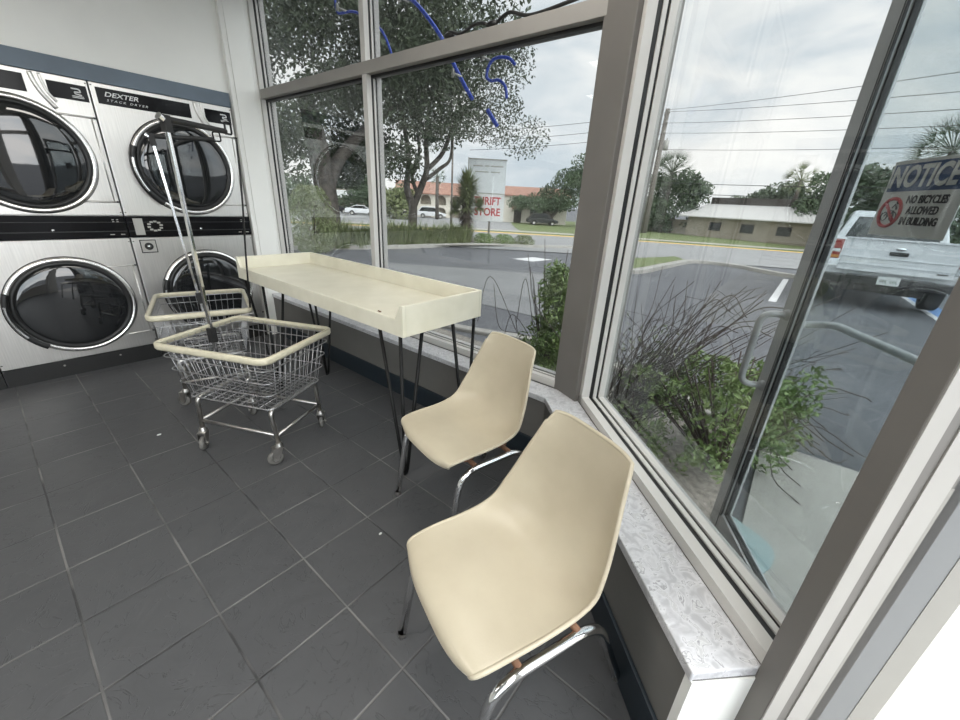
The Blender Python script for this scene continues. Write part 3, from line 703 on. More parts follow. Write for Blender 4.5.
# thin black cord from the rack arm down to the second cart
b = MB(); b.tube(spline([(1.015, 2.56, 1.632), (1.012, 2.60, 1.35), (1.0, 2.66, 1.0), (1.0, 2.735, .655)], 8), .0055, 8)
tag(b.build('hanging_cord', M_black, smooth=True), 'taut thin black cord between the rack arm and the rim of the farther cart', 'cord')

for x, y, r, lab in ((.36, 2.67, .007, 'tiny white paper scrap on the floor left of the nearer cart'), (.77, 1.11, .005, 'tiny white paper scrap on the floor between the chairs and the open floor')):
    b = MB(); b.oprism((x, y, .001), XA, YA, UP, [(r*1.6*math.cos(a), r*math.sin(a)) for a in (0, 1, 2.2, 3.3, 4.5, 5.4)], 0, .003)
    tag(fixn(b.build('paper_scrap', M_signw)), lab, 'litter', 'paper scraps on the floor')
# ------------------------------------------------------------------ outside: ground
def gz(x, y):
    r = math.hypot(x, y); return -.035 - min(.03*max(r - 2, 0), 1.5)
b = MB(); rings = [.01, 2, 3, 4, 6, 8, 10, 13, 16, 20, 25, 30, 36, 44, 52, 52.01, 70, 100, 160, 300, 600]; S = 144
for r in rings:
    for k in range(S): a = 2*PI*k/S; b.v.append((r*math.cos(a), r*math.sin(a), -.035 - min(.03*max(r - 2, 0), 1.5)))
for i in range(len(rings) - 1):
    for k in range(S):
        l = (k + 1) % S; b.f.append((i*S + k, (i + 1)*S + k, (i + 1)*S + l, i*S + l)); b.m.append(0)
struct(b.build('ground', M_asphalt, smooth=True), 'dark asphalt parking lot', 'ground')
def drape(name, a, b_, c, d, nu, nv, dz, m, label=None, cat=None, th=.0):
    mb = MB(); vs = []
    for i in range(nu + 1):
        for j in range(nv + 1):
            u, v = i/nu, j/nv
            x = (a[0]*(1 - u) + b_[0]*u)*(1 - v) + (d[0]*(1 - u) + c[0]*u)*v
            y = (a[1]*(1 - u) + b_[1]*u)*(1 - v) + (d[1]*(1 - u) + c[1]*u)*v
            vs.append((x, y, gz(x, y) + dz))
    mb.add(vs, [(i*(nv + 1) + j, (i + 1)*(nv + 1) + j, (i + 1)*(nv + 1) + j + 1, i*(nv + 1) + j + 1) for i in range(nu) for j in range(nv)])
    return struct(mb.build(name, m, smooth=True), label, cat)
def curb(name, pts, w, hgt, m, label):
    mb = MB(); pts = spline([(x, y, 0) for x, y in pts], 8); n = len(pts); vs = []
    for i in range(n):
        tg = (pts[min(i + 1, n - 1)] - pts[max(i - 1, 0)]).normalized(); s = V((tg.y, -tg.x, 0))*w/2
        p, q = pts[i] + s, pts[i] - s; z = gz(pts[i].x, pts[i].y)
        vs += [(p.x, p.y, z - .05), (p.x, p.y, z + hgt), (q.x, q.y, z + hgt), (q.x, q.y, z - .05)]
    mb.add(vs, [(i*4 + k, i*4 + (k + 1) % 4, i*4 + 4 + (k + 1) % 4, i*4 + 4 + k) for i in range(n - 1) for k in range(4)])
    return struct(fixn(mb.build(name, m, bevel=.02)), label, 'curb')
drape('walk_path', (.2, -1.3), (3.05, -5), (3.05, -.12), (1.2, -.12), 8, 8, .02, M_conc, 'concrete walk outside the door', 'walk')
drape('bed_ground', (1.9, 4.3), (1.98, -.05), (3.05, -.10), (3.4, 4.3), 8, 8, .012, M_bed, 'gravelly planting bed under the windows', 'bed')
drape('bed_land', (1.45, .10), (2.2, -.05), (3.05, -.10), (2.0, .8), 4, 4, .024, M_bed, 'gravelly planting bed beside the door', 'bed')
curb('bed_curb', [(3.05, -.14), (3.30, .4), (3.72, 1.4), (3.80, 2.0), (3.52, 2.9), (3.40, 3.6), (3.3, 4.4)], .14, .05, M_curb, 'pale concrete curb around the planting bed')
D1 = V((-.61, .79, 0)); Pp = V((.79, .61, 0)); R0 = V((29.9, 4.1, 0))
def RP(tt, pp): q = R0 + D1*tt + Pp*pp; return (q.x, q.y)
def band(name, p0, p1, dz, m, label, t0=-45, t1=75): return drape(name, RP(t0, p0), RP(t0, p1), RP(t1, p1), RP(t1, p0), 4, 40, dz, m, label, 'road')
band('road', -9.0, 8.6, .03, M_asphalt2, 'pale grey street beyond the parking lot')
band('road_marking_line', 8.0, 10.3, .035, M_yellow, 'yellow edge line of the street')
band('lawn_strip', 9.6, 12.5, .04, M_grass, 'narrow grass verge')
band('sidewalk', 12.5, 16, .05, M_conc, 'pale sidewalk across the street')
band('lawn', 16, 60, .04, M_grass, 'lawn across the street', -45, 12)
drape('far_lot_pavement', RP(12, 16), RP(75, 16), RP(75, 60), RP(12, 60), 20, 20, .04, M_asphalt2, 'pale parking lot across the street', 'pavement')
# islands
drape('grass_island_lawn', (11.9, 3.95), (18.2, 3.75), (19.8, 4.6), (14.0, 5.6), 8, 4, .10, M_grass, 'small grass island in the lot', 'lawn')
curb('island_curb', [(13.5, 6.0), (11.6, 4.6), (11.9, 3.75), (15, 3.7), (18.4, 3.55), (18.6, 2.0), (17.0, .2), (16.4, -3)], .28, .13, M_curb, 'concrete curb of the small grass island')
drape('hedge_bed_land', (6.2, 13.3), (17.3, 10.4), (19.5, 14.5), (8, 19), 10, 5, .09, M_bed, 'planting island under the trees', 'bed')
curb('hedge_curb', [(4.0, 13.7), (6.7, 13.1), (9.6, 12.15), (13.9, 11.8), (16.9, 10.1), (19.5, 9.0)], .28, .14, M_curb, 'concrete curb in front of the hedge')
drape('parking_stall_line', (10.3, .22), (16.2, .22), (16.2, .36), (10.3, .36), 8, 1, .006, M_paint, 'white painted parking stall line', 'paint')
drape('parking_stall_marking', (11.3, 6.9), (12.6, 6.9), (12.6, 7.7), (11.3, 7.7), 3, 3, .006, M_paint, 'white painted arrow on the lot', 'paint')
drape('accessible_stall_marking', (11.2, -2.75), (15.5, -2.75), (15.5, -2.42), (11.2, -2.42), 6, 1, .006, M_paintb, 'blue painted stall line beside the pickup', 'paint')
drape('accessible_stall_line', (11.2, -2.42), (15.5, -2.42), (15.5, -2.30), (11.2, -2.30), 6, 1, .006, M_paint, 'white painted stall line beside the pickup', 'paint')

drape('faded_lot_pavement', (6.75, 9.0), (9.3, 4.4), (4.8, 2.4), (4.9, 6.6), 8, 8, .008, M_fade, 'faded grey strip of older asphalt in the lot', 'pavement')

# ------------------------------------------------------------------ plants
def plant(name, label, cat, base, group=None): return thing(name, label, cat, (base[0], base[1], gz(base[0], base[1])), group)
def blob(mb, c, r, n, size, ratio=.45, shell=.55, sq=(1, 1, 1)):
    c = V(c)
    for _ in range(n):
        d = V((random.gauss(0, 1), random.gauss(0, 1), random.gauss(0, 1))).normalized()*r*(random.random()**.4*(1 - shell*.3) + shell*.3)
        mb.leaf(c + V((d.x*sq[0], d.y*sq[1], d.z*sq[2])), size*random.uniform(.6, 1.2), ratio)
def tree(name, label, base, trunks, blobs, leafmat, size, group=None, nleaf=60, sq=(1, 1, .75)):
    """trunks: list of (points, radii); blobs: (centre, radius)"""
    t = plant(name, label, 'tree', base, group); z = gz(base[0], base[1])
    b = MB()
    for pts, rad in trunks:
        p = spline([(base[0] + x, base[1] + y, z + zz) for x, y, zz in pts], 5); n = len(p)
        k = len(rad) - 1; R = [rad[min(int(i/(n - 1)*k), k - 1)]*(1 - (i/(n - 1)*k - min(int(i/(n - 1)*k), k - 1))) + rad[min(int(i/(n - 1)*k), k - 1) + 1]*(i/(n - 1)*k - min(int(i/(n - 1)*k), k - 1)) for i in range(n)]
        b.tube(p, R, 8)
    b.build('trunk', M_bark, t, smooth=True)
    b = MB()
    for c, r in blobs: blob(b, (base[0] + c[0], base[1] + c[1], z + c[2]), r, int(nleaf*r*r), size, sq=sq)
    b.build('foliage', leafmat, t)
    return t
def camdir(u):                                                        # horizontal unit vectors seen from the window, used to lay out crowns
    return V((math.cos(u), math.sin(u), 0))
random.seed(11)
# big oak behind the first pane
rnd = random.Random(5)
bl = []
R_ = V((.866, -.5, 0)); Fd = V((.5, .866, 0))
for k in range(46):
    a, c, zz = rnd.uniform(-6.0, 5.2), rnd.uniform(-3.0, 4.0), rnd.uniform(3.6, 9.5)
    if zz < 4.2 and abs(a) < 1.2: continue
    bl.append(((R_*a + Fd*c + UP*zz)[:], rnd.uniform(1.2, 1.9)))
for k in range(26):
    a = rnd.uniform(-4.5, 3.4); bl.append(((R_*a + Fd*rnd.uniform(-1.5, 3.0) + UP*(rnd.uniform(2.5, 4.4) + (.5 if abs(a) < 1 else 0)))[:], rnd.uniform(.7, 1.15)))
tree('oak_tree', 'massive dark oak with a thick trunk beyond the pane nearest the dryers', (9.05, 15.2),
     [([(0, 0, -.1), (-.05, 0, .6), (0, .1, 1.8), (-.1, .2, 3.4), (-.3, .5, 5.5)], [.62, .5, .43, .40, .25]),
      ([(0, .1, 1.9), (.7, .0, 3.2), (2.0, -.6, 4.6), (3.4, -1.2, 5.6)], [.3, .25, .18, .08])], bl, M_leafA, .10, nleaf=430)
bl = []
for k in range(60):
    a, c, zz = rnd.uniform(-3.3, 4.8), rnd.uniform(-2.0, 2.5), rnd.uniform(4.3, 10.5)
    if a > 2.8 and (zz < 4.5 or zz > 8.4): continue
    if a < 0 and zz < 4.9: continue
    bl.append((tuple(R_*a + Fd*c + UP*zz), rnd.uniform(.75, 1.35)))
for k in range(22):
    a, zz = rnd.uniform(-3.6, -1.0), rnd.uniform(2.7, 5.2); bl.append((tuple(R_*a + Fd*rnd.uniform(1, 2) + UP*zz), rnd.uniform(.5, .9)))
tree('branching_tree', 'slender tree with several forking stems beyond the middle pane', (13.43, 15.16),
     [([(0, 0, -.1), (-.02, 0, .8), (.0, 0, 1.6), (-.25, .1, 2.4), (-.1, .1, 3.6), (-.35, .2, 5.4), (-.5, .3, 7)], [.27, .22, .2, .15, .12, .09, .05]),
      ([(0, 0, 1.5), (.45, -.2, 2.6), (.65, -.3, 3.3), (.6, -.3, 4.6), (.9, -.4, 6.5)], [.17, .15, .13, .09, .04]),
      ([(.65, -.3, 3.2), (1.3, -.7, 4.0), (1.9, -1.0, 5.4), (3.2, -1.7, 6.6)], [.11, .1, .07, .03]),
      ([(.5, -.2, 2.7), (1.2, -.6, 3.3), (1.6, -.9, 3.8), (1.7, -.9, 5.2)], [.1, .09, .07, .04]),
      ([(.25, -.1, 2.1), (.0, 0, 2.9), (.3, -.15, 3.9), (.2, -.1, 5)], [.1, .08, .07, .04])], bl, M_leafA, .07, nleaf=520)
# tall shrub and grasses
def shrub(name, label, base, h_, r, m, n, size, group=None, ratio=.4):
    t = plant(name, label, 'shrub', base, group); z = gz(*base); b = MB()
    for k in range(7): 
        a = rnd.uniform(0, 2*PI); q = r*.6
        b.tube(spline([(base[0], base[1], z - .02), (base[0] + q*.3*math.cos(a), base[1] + q*.3*math.sin(a), z + h_*.4), (base[0] + q*math.cos(a), base[1] + q*math.sin(a), z + h_*.8)], 4), [.014]*9 if h_ > .8 else .006, 5)
    b.build('stems', M_twig, t, smooth=True); b = MB()
    for _ in range(n):
        u = random.random(); a = random.uniform(0, 2*PI); rr = r*math.sqrt(random.random())*(1 - .45*abs(2*u - .9)**2.2)
        b.leaf((base[0] + rr*math.cos(a), base[1] + rr*math.sin(a), z + .04 + u*h_), size*random.uniform(.6, 1.2), ratio)
    b.build('leaves', m, t); return t
shrub('tall_shrub', 'tall olive-green shrub in front of the thick oak trunk', (6.5, 11.9), 1.9, .72, M_leafC, 4200, .05)
def grass_clump(label, base, h_, r, n, group):
    t = plant('ornamental_grass', label, 'grass clump', base, group); b = MB(); z = gz(*base) + .06
    for _ in range(n):
        a = random.uniform(0, 2*PI); q = r*math.sqrt(random.random())*.55; x, y = base[0] + q*math.cos(a), base[1] + q*math.sin(a)
        l = h_*random.uniform(.35, 1.1); da = a + random.gauss(0, .5); sp_ = random.uniform(.2, .75)*l; w = V((-math.sin(da), math.cos(da), 0))*.012
        p0, p1, p2 = V((x, y, z)), V((x + sp_*.4*math.cos(da), y + sp_*.4*math.sin(da), z + l*.62)), V((x + sp_*math.cos(da), y + sp_*math.sin(da), z + l*random.uniform(.7, 1)))
        b.add([p0 - w, p0 + w, p1 + w, p1 - w, p2], [(0, 1, 2, 3), (3, 2, 4)])
    b.build('blades', M_leafC, t); return t
GG = 'grass clumps along the hedge curb'
spots = [(7.9, 12.9, 'right of the tall shrub'), (8.7, 12.75, 'second to the right of the tall shrub'), (9.5, 12.65, 'behind the window mullion'), (10.3, 12.6, 'left of the forking tree trunk'),
         (11.2, 12.55, 'in front of the forking tree trunk'), (12.1, 12.5, 'just right of the forking tree trunk'), (13.0, 12.5, 'midway between the forking tree and the yucca'), (13.8, 12.45, 'left beside the yucca')]
for x, y, s in spots: grass_clump(f'spiky grass clump {s}', (x, y), rnd.uniform(.85, 1.15), .95, 520, GG)
for x, y, s in ((14.9, 11.9, 'at the foot of the thrift store sign'), (15.7, 11.3, 'right of the thrift store sign post'), (16.5, 10.7, 'at the right end of the hedge row')):
    shrub('low_shrub', f'low rounded shrub {s}', (x, y), .5, .55, M_leafB if 'end' not in s else M_leafC, 900, .05, 'low shrubs by the sign')
# yucca in front of the sign
t = plant('yucca_tree', 'spiky yucca with a shaggy trunk in front of the thrift store sign', 'yucca', (15.15, 13.25)); bx, by = 15.15, 13.25; z = gz(bx, by)
b = MB(); b.tube(spline([(bx, by, z - .1), (bx + .05, by, z + .8), (bx - .05, by, z + 1.7), (bx + .1, by, z + 2.3)], 5), [.22]*6 + [.18]*10, 8); b.build('trunk', M_bark, t, smooth=True)
for nm, lab, n, z0, z1, L_, m in (('dead_skirt', 'drooping grey dead leaves', 420, .2, 1.75, .55, M_twig), ('leaf_head', 'upright spiky green leaves', 800, 1.6, 2.7, .75, M_leafC)):
    b = MB()
    for _ in range(n):
        a = random.uniform(0, 2*PI); zz = z + random.uniform(z0, z1); el = random.uniform(-1.1, -.3) if nm == 'dead_skirt' else random.uniform(-.5, 1.4)
        d = V((math.cos(a)*math.cos(el), math.sin(a)*math.cos(el), math.sin(el))); w = V((-math.sin(a), math.cos(a), 0))*.07; o = V((bx, by, zz)) + d*.08; q = o + d*L_*1.05*random.uniform(.7, 1.1)
        b.add([o - w, o + w, q], [(0, 1, 2)])
    b.build(nm, m, t, label=lab)
for (ox, oy, oz) in ((.9, -.8, 1.7), (-.8, .75, 1.55)):
    b = MB()
    for _ in range(160):
        a = random.uniform(0, 2*PI); el = random.uniform(-.7, 1.3); d = V((math.cos(a)*math.cos(el), math.sin(a)*math.cos(el), math.sin(el))); w = V((-math.sin(a), math.cos(a), 0))*.05
        o = V((bx + ox*.5, by + oy*.5, z + oz)); b.add([o - w, o + w, o + d*.55], [(0, 1, 2)])
    b.build('side_head', M_leafC, t)

# window-side bushes
t = plant('leafy_bush', 'leafy green bush outside the chamfered window, beside the open door', 'bush', (2.42, .06)); z = gz(2.4, .05)
b = MB()
for k in range(46):
    ex, ey = rnd.uniform(-.30, .34), rnd.uniform(-.26, .58); hh = rnd.uniform(.25, .72)
    b.tube(spline([(2.42, .06, z - .02), (2.42 + ex*.5, .06 + ey*.55, z + hh*.55), (2.42 + ex, .06 + ey, z + hh)], 4), [.006]*4 + [.004]*5, 5)
b.build('stems', M_twig, t, smooth=True); b = MB()
for k in range(105):
    ex, ey = rnd.uniform(-.30, .36), rnd.uniform(-.24, .56)
    if ex < -.12 and ey < -.12: continue
    zt_ = rnd.uniform(.10, .66) - .25*max(0, ey - .2)
    blob(b, (2.42 + ex, .06 + ey, z + zt_), rnd.uniform(.05, .10), 44, .022, .42, sq=(1, 1, .8))
b.build('leaves', M_leafB, t)
t = plant('low_leafy_bush', 'small dense leafy bush with trailing twigs, beyond the glass of the open door', 'bush', (2.95, -.10)); z = gz(2.95, -.10)
b = MB()
for k in range(30):
    a = rnd.uniform(-PI*.95, .45); q = rnd.uniform(.25, .62); hh = rnd.uniform(.02, .62)
    b.tube(spline([(2.95, -.10, z - .02), (2.95 + q*.4*math.cos(a), -.10 + q*.4*math.sin(a), z + hh*.7 + .12), (2.95 + q*.9*math.cos(a), -.10 + q*.9*math.sin(a), z + hh), (2.95 + q*1.15*math.cos(a + .2), -.10 + q*1.15*math.sin(a + .2), z + max(hh - .05, .02))], 4), .0033, 5)
b.build('twigs', M_twig, t, smooth=True); b = MB()
for k in range(34):
    a = rnd.uniform(0, 2*PI); q = math.sqrt(rnd.random())*.24
    blob(b, (2.95 + q*math.cos(a), -.08 + q*math.sin(a), z + .10 + rnd.random()*.50), rnd.uniform(.06, .10), 48, .024, .42)
b.build('leaves', M_leafB, t)
t = plant('bare_twig_bush', 'bare twiggy bush with long curving stems outside the chamfered window', 'bush', (2.42, .74)); z = gz(2.42, .74)
b = MB()
for k in range(110):
    dx, dy = rnd.gauss(.12, .16), rnd.gauss(-.17, .30); hh = rnd.uniform(.45, 1.12)
    p0 = V((2.42 + rnd.gauss(0, .06), .74 + rnd.gauss(0, .09), z - .02)); p3 = V((2.42 + dx*1.2, .74 + dy*1.25, z + hh))
    p1 = p0.lerp(p3, .35) + V((rnd.gauss(0, .05), rnd.gauss(0, .05), .06)); p2 = p0.lerp(p3, .7) + V((rnd.gauss(0, .05), rnd.gauss(0, .06), .03))
    b.tube(spline([p0, p1, p2, p3], 5), [.0045]*6 + [.003]*5 + [.0018]*5, 5)
    for _ in range(2):
        q = p1.lerp(p3, rnd.random()*.8); e = q + V((rnd.gauss(0, .1), rnd.gauss(0, .12), rnd.uniform(.02, .2))); b.tube(spline([q, q.lerp(e, .5) + V((0, 0, .02)), e], 3), .0015, 4)
for k in range(7):                                                    # long arching stems
    dy = rnd.uniform(-.75, -.3); b.tube(spline([(2.42, .72, z), (2.50, .72 + dy*.4, z + .5), (2.58, .72 + dy*.8, z + rnd.uniform(.8, 1.0)), (2.62, .72 + dy*1.05, z + rnd.uniform(.75, 1.15))], 7), .0030, 5)
b.build('twigs', M_twig, t, smooth=True); b = MB()
for k in range(420): b.leaf((2.45 + rnd.gauss(.05, .13), .70 + rnd.gauss(-.06, .2), z + rnd.uniform(.05, .75)), .017, .4)
b.build('sparse_leaves', M_leafC, t)
t = plant('window_shrub', 'upright green shrub against the long window, next to the corner post', 'shrub', (2.88, 1.50)); z = gz(2.88, 1.5)
b = MB()
for k in range(40):
    a = rnd.uniform(0, 2*PI); q = rnd.uniform(.05, .3); hh = rnd.uniform(.5, 1.25 if k < 12 else .95)
    b.tube(spline([(2.88, 1.5, z - .02), (2.88 + q*.6*math.cos(a), 1.5 + q*.6*math.sin(a), z + hh*.5), (2.88 + q*math.cos(a), 1.5 + q*1.1*math.sin(a), z + hh)], 4), [.005]*4 + [.0025]*5, 5)
for k in range(5): 
    dy = rnd.uniform(.25, .75); b.tube(spline([(2.88, 1.52, z), (2.84, 1.52 + dy*.4, z + .35), (2.8, 1.52 + dy*.85, z + rnd.uniform(.35, .9)), (2.78, 1.52 + dy, z + rnd.uniform(.25, .9))], 7), .0028, 5)
b.build('stems', M_twig, t, smooth=True); b = MB()
for k in range(90):
    u = rnd.random(); a = rnd.uniform(0, 2*PI); q = math.sqrt(rnd.random())*.27*(1.2 - .7*u)
    blob(b, (2.88 + q*math.cos(a), 1.47 + q*math.sin(a), z + .06 + u*.92), rnd.uniform(.06, .11), 64, .030, .28)
b.build('leaves', M_leafB, t)
# ------------------------------------------------------------------ vehicles
def wheel(mb_t, mb_h, c, ax, r, w, fwd):
    mb_t.lathe([(r*.62, -w/2), (r*.95, -w/2), (r, -w*.35), (r, w*.35), (r*.95, w/2), (r*.62, w/2), (r*.62, -w/2)], c, fwd, UP, ax, 24)
    mb_h.lathe([(0, w*.42), (r*.2, w*.45), (r*.55, w*.34), (r*.62, w*.46), (r*.62, -w*.4)], c, fwd, UP, ax, 18)
# pickup, its tail towards the window
ox, oy = 11.3, -1.40; oz = gz(11.5, -1.2)
t = thing('pickup_truck', 'white pickup truck parked nose away, seen behind the notice sign', 'pickup truck', (ox, oy, oz))
def TP(x, y, z): return V((ox + x, oy + y, oz + z))
W_ = .99
def side(poly, y0, y1, mb=None):
    mb = mb or MB(); return mb.oprism((ox, oy, oz), XA, UP, -YA, poly, -y1, -y0)
arch = lambda cx, r: [(cx + r*math.cos(a), .40 + r*math.sin(a)) for a in [PI - PI*i/8 for i in range(9)]]
low = [(.02, .62), (.45, .52)] + arch(1.25, .47)[0:9] + [(1.9, .45), (4.3, .45)] + arch(4.95, .47) + [(5.6, .5), (5.75, .6), (5.72, 1.02), (5.5, 1.14), (3.9, 1.24), (.03, 1.36), (0.0, 1.30), (0, .75)]
b = MB(); side(low, W_ - .05, W_, b); side(low, -W_, -W_ + .05, b)
b.box(ox + 3.7, ox + 5.74, oy - W_ + .04, oy + W_ - .04, oz + .5, oz + 1.10); b.box(ox + .1, ox + 3.9, oy - W_ + .04, oy + W_ - .04, oz + .55, oz + .80)
b.box(ox + 1.95, ox + 3.9, oy - W_ + .04, oy + W_ - .04, oz + .45, oz + 1.24)
bd = fixn(b.build('body', M_truck, t, bevel=.025, bseg=3))
b = MB(); cab = [(1.88, 1.22), (3.95, 1.22), (3.30, 1.80), (2.95, 1.87), (2.25, 1.87), (2.05, 1.82)]
vs = []
for y, s in ((-1, 1.), (1, 1.)):
    for x, z in cab: vs.append(TP(x, y*(.93 - .20*max(0, (z - 1.22)/.65)), z))
n = len(cab); b.add(vs, [tuple(range(n)), tuple(range(2*n - 1, n - 1, -1))] + [(i, n + i, n + (i + 1) % n, (i + 1) % n) for i in range(n)])
cabo = fixn(b.build('cab', M_truck, t, bevel=.04, bseg=3))
b = MB(); 
def back(y, z): return TP(1.88 + (z - 1.22)*.29 - .008, y, z)
b.add([back(-.76, 1.30), back(.76, 1.30), back(.64, 1.74), back(-.64, 1.74)], [(0, 1, 2, 3)]); b.add([p + V((-.003, 0, 0)) for p in (back(-.76, 1.30), back(.76, 1.30), back(.64, 1.74), back(-.64, 1.74))], [(3, 2, 1, 0)])
b.build('rear_window', M_carglass, cabo)
for s in (-1, 1):
    b = MB(); b.add([TP(2.15, s*(.925), 1.28), TP(3.6, s*.925, 1.28), TP(3.2, s*.80, 1.72), TP(2.25, s*.80, 1.74)], [(0, 1, 2, 3)]); b.build('side_window', M_carglass, cabo)
b = MB(); tg = [(.0, .74), (.0, 1.36)]
b.box(ox - .03, ox + .05, oy - .80, oy + .80, oz + .73, oz + 1.345)
tgo = b.build('tailgate', M_truck, t, bevel=.018, bseg=3)
b = MB(); b.box(ox - .045, ox - .02, oy - .79, oy + .79, oz + .99, oz + 1.005); b.box(ox - .045, ox - .02, oy - .79, oy + .79, oz + .86, oz + .868); b.box(ox - .06, ox + .02, oy - .80, oy + .80, oz + 1.325, oz + 1.355)
b.build('tailgate_crease', M_truck, tgo, bevel=.004)
b = MB(); b.obox(TP(-.045, 0, 1.10), XA, YA, UP, -.015, .02, -.13, .13, -.035, .035); b.build('tailgate_handle', M_black, tgo, bevel=.02, bseg=3)
b = MB(); b.ball(TP(-.045, 0, 1.19), .075, 14, 8, (.25, 1, .42)); b.build('emblem', M_chrome, tgo, smooth=True)
b = MB(); b.box(ox - .035, ox - .03, oy - .72, oy - .58, oz + .80, oz + .825); b.build('badge', M_black, tgo)
for s in (-1, 1):
    b = MB(); b.box(ox - .02, ox + .13, oy + s*.905 - .085, oy + s*.905 + .088, oz + .93, oz + 1.30); lamp = b.build('tail_lamp', M_red, t, bevel=.015)
    b = MB(); b.box(ox - .024, ox + .10, oy + s*.905 - .07, oy + s*.905 + .075, oz + 1.06, oz + 1.12); b.build('reverse_lens', M_signw, lamp)
    b = MB(); b.box(ox - .023, ox + .10, oy + s*.905 - .07, oy + s*.905 + .075, oz + .95, oz + 1.0); b.build('amber_lens', M_amber, lamp)
b = MB(); b.box(ox - .14, ox + .02, oy - .62, oy + .62, oz + .50, oz + .68); b.box(ox - .12, ox + .05, oy - .98, oy - .62, oz + .50, oz + .66); b.box(ox - .12, ox + .05, oy + .62, oy + .98, oz + .50, oz + .66)
bp_ = b.build('rear_bumper', M_carblack, t, bevel=.025)
b = MB(); b.tube([TP(-.16, .45, .40), TP(-.16, .45, .46)], .02, 8); b.tube([TP(-.2, 0, .42), TP(.1, 0, .42)], .035, 8); b.ball(TP(-.22, 0, .49), .03, 8, 6); b.build('tow_hitch', M_black, bp_, smooth=True)
b = MB(); b.box(ox - .152, ox - .142, oy - .155, oy + .155, oz + .535, oz + .685); lp = b.build('licence_plate', M_signw, t)
b = MB()
for k, x in enumerate((-.11, -.075, -.04, .03, .065, .10)): b.tube([TP(-.154, x, .58), TP(-.154, x + .02, .605), TP(-.154, x - .002, .63)], .007, 5)
b.build('plate_marks', M_signtext, lp)
for x in (1.25, 4.95):
    for s in (-1, 1):
        a_, h_ = MB(), MB(); wheel(a_, h_, TP(x, s*(W_ - .12), .39), V((0, s, 0)), .39, .25, XA)
        wo = fixn(a_.build('wheel', M_tire, t, smooth=True)); fixn(h_.build('rim', M_dull, wo, smooth=True))
b = MB(); b.box(ox + .3, ox + 5.3, oy - .6, oy + .6, oz + .32, oz + .5); b.tube([TP(1.25, -.8, .39), TP(1.25, .8, .39)], .07, 8); b.build('underbody', M_black, t)

t.scale = (1.05, 1.05, 1.05)
def car(label, u, paint, suv=False, yaw=None):
    x0, y0 = u; z0 = gz(x0, y0) + .04; yaw = math.atan2(D1.y, D1.x) if yaw is None else yaw
    f_ = V((math.cos(yaw), math.sin(yaw), 0)); s_ = V((-f_.y, f_.x, 0)); o = V((x0, y0, z0))
    t = thing('car', label, 'car', tuple(o), 'cars across the street')
    hh = 1.72 if suv else 1.45; L_ = 4.7
    def prof(poly, w, nm, m, par, bev=.05):
        mb = MB(); mb.oprism(o, f_, UP, s_, poly, -w, w); return fixn(mb.build(nm, m, par, bevel=bev))
    a1 = [(-1.35 + .36*math.cos(PI - PI*i/6), .33 + .36*math.sin(PI - PI*i/6)) for i in range(7)]; a2 = [(1.45 + .36*math.cos(PI - PI*i/6), .33 + .36*math.sin(PI - PI*i/6)) for i in range(7)]
    prof([(-2.35, .35)] + a1 + a2 + [(2.3, .35), (2.35, .7), (1.3, .95), (-2.2, 1.0), (-2.38, .8)], .88, 'body', paint, t)
    top = [(-2.15, .98), (1.25, .94), (.55, hh - .04), (-.2, hh), (-1.6, hh - .03)] if suv else [(-1.75, .98), (1.2, .94), (.45, hh - .03), (-.2, hh), (-.9, hh - .04)]
    cb_ = prof(top, .76, 'cabin', paint, t)
    gl = [(x*.9 - .03, .98 + (z - .98)*.82 + .02) for x, z in top]
    mb = MB(); mb.oprism(o, f_, UP, s_, gl, -.775, .775); fixn(mb.build('windows', M_carglass, cb_))
    for x in (-1.35, 1.45):
        for s in (-1, 1):
            a_, h_ = MB(), MB(); wheel(a_, h_, o + f_*x + s_*(s*.78) + UP*.33, s_*s, .33, .2, f_)
            wo = fixn(a_.build('wheel', M_tire, t, smooth=True)); fixn(h_.build('rim', M_dull, wo, smooth=True))
car('white sport utility vehicle parked across the street, right of the forking tree', (46.9, 48.5), M_truck, True, math.atan2(-.68, .73))
car('black car parked across the street, left of the forking tree', (41.3, 50.5), M_carblack, False, math.atan2(-.63, .77))
car('white car at the left edge of the middle pane, behind the black car', (38.0, 54.6), M_truck, False, math.atan2(-.63, .77))
car('dark car in the far lot beside the oak trunk', (36.9, 60.5), M_carblack, False, math.atan2(-.5, .86))
car('pale sedan in the far lot right of the oak trunk', (41.0, 60.8), M_truck, False, math.atan2(-.6, .8))
car('dark car under the broad round tree across the street', (54.9, 32.6), M_carblack, True, math.atan2(-.75, .66))

# ------------------------------------------------------------------ thrift store sign
a, b2 = V((16.30, 14.18, 0)), V((17.45, 12.72, 0)); ux = (b2 - a).normalized(); un = V((ux.y, -ux.x, 0)); un = un if un.dot(V((-1, -1, 0))) > 0 else -un; L_ = (b2 - a).length
zs = gz(16.9, 13.4); t = thing('store_sign', 'roadside thrift store sign with red lettering, behind the yucca', 'sign', (a.x + ux.x*L_*.6, a.y + ux.y*L_*.6, zs))
b = MB(); b.obox(a, ux, un, UP, 0, L_, -.10, .10, 1.80, 3.28); up_ = b.build('upper_panel', M_signg, t)
b = MB(); b.obox(a, ux, un, UP, -.05, .0, -.12, .12, .42, 3.36); b.obox(a, ux, un, UP, 0, L_ + .02, -.12, .12, 3.28, 3.34); b.obox(a, ux, un, UP, 0, L_, -.12, .12, 1.74, 1.80); b.build('frame', M_grey, t)
b = MB()
for k, (x0, x1) in enumerate(((.2, .7), (.78, 1.02), (1.08, 1.7))): b.obox(a, ux, un, UP, x0, x1, .10, .103, 2.98, 3.05)
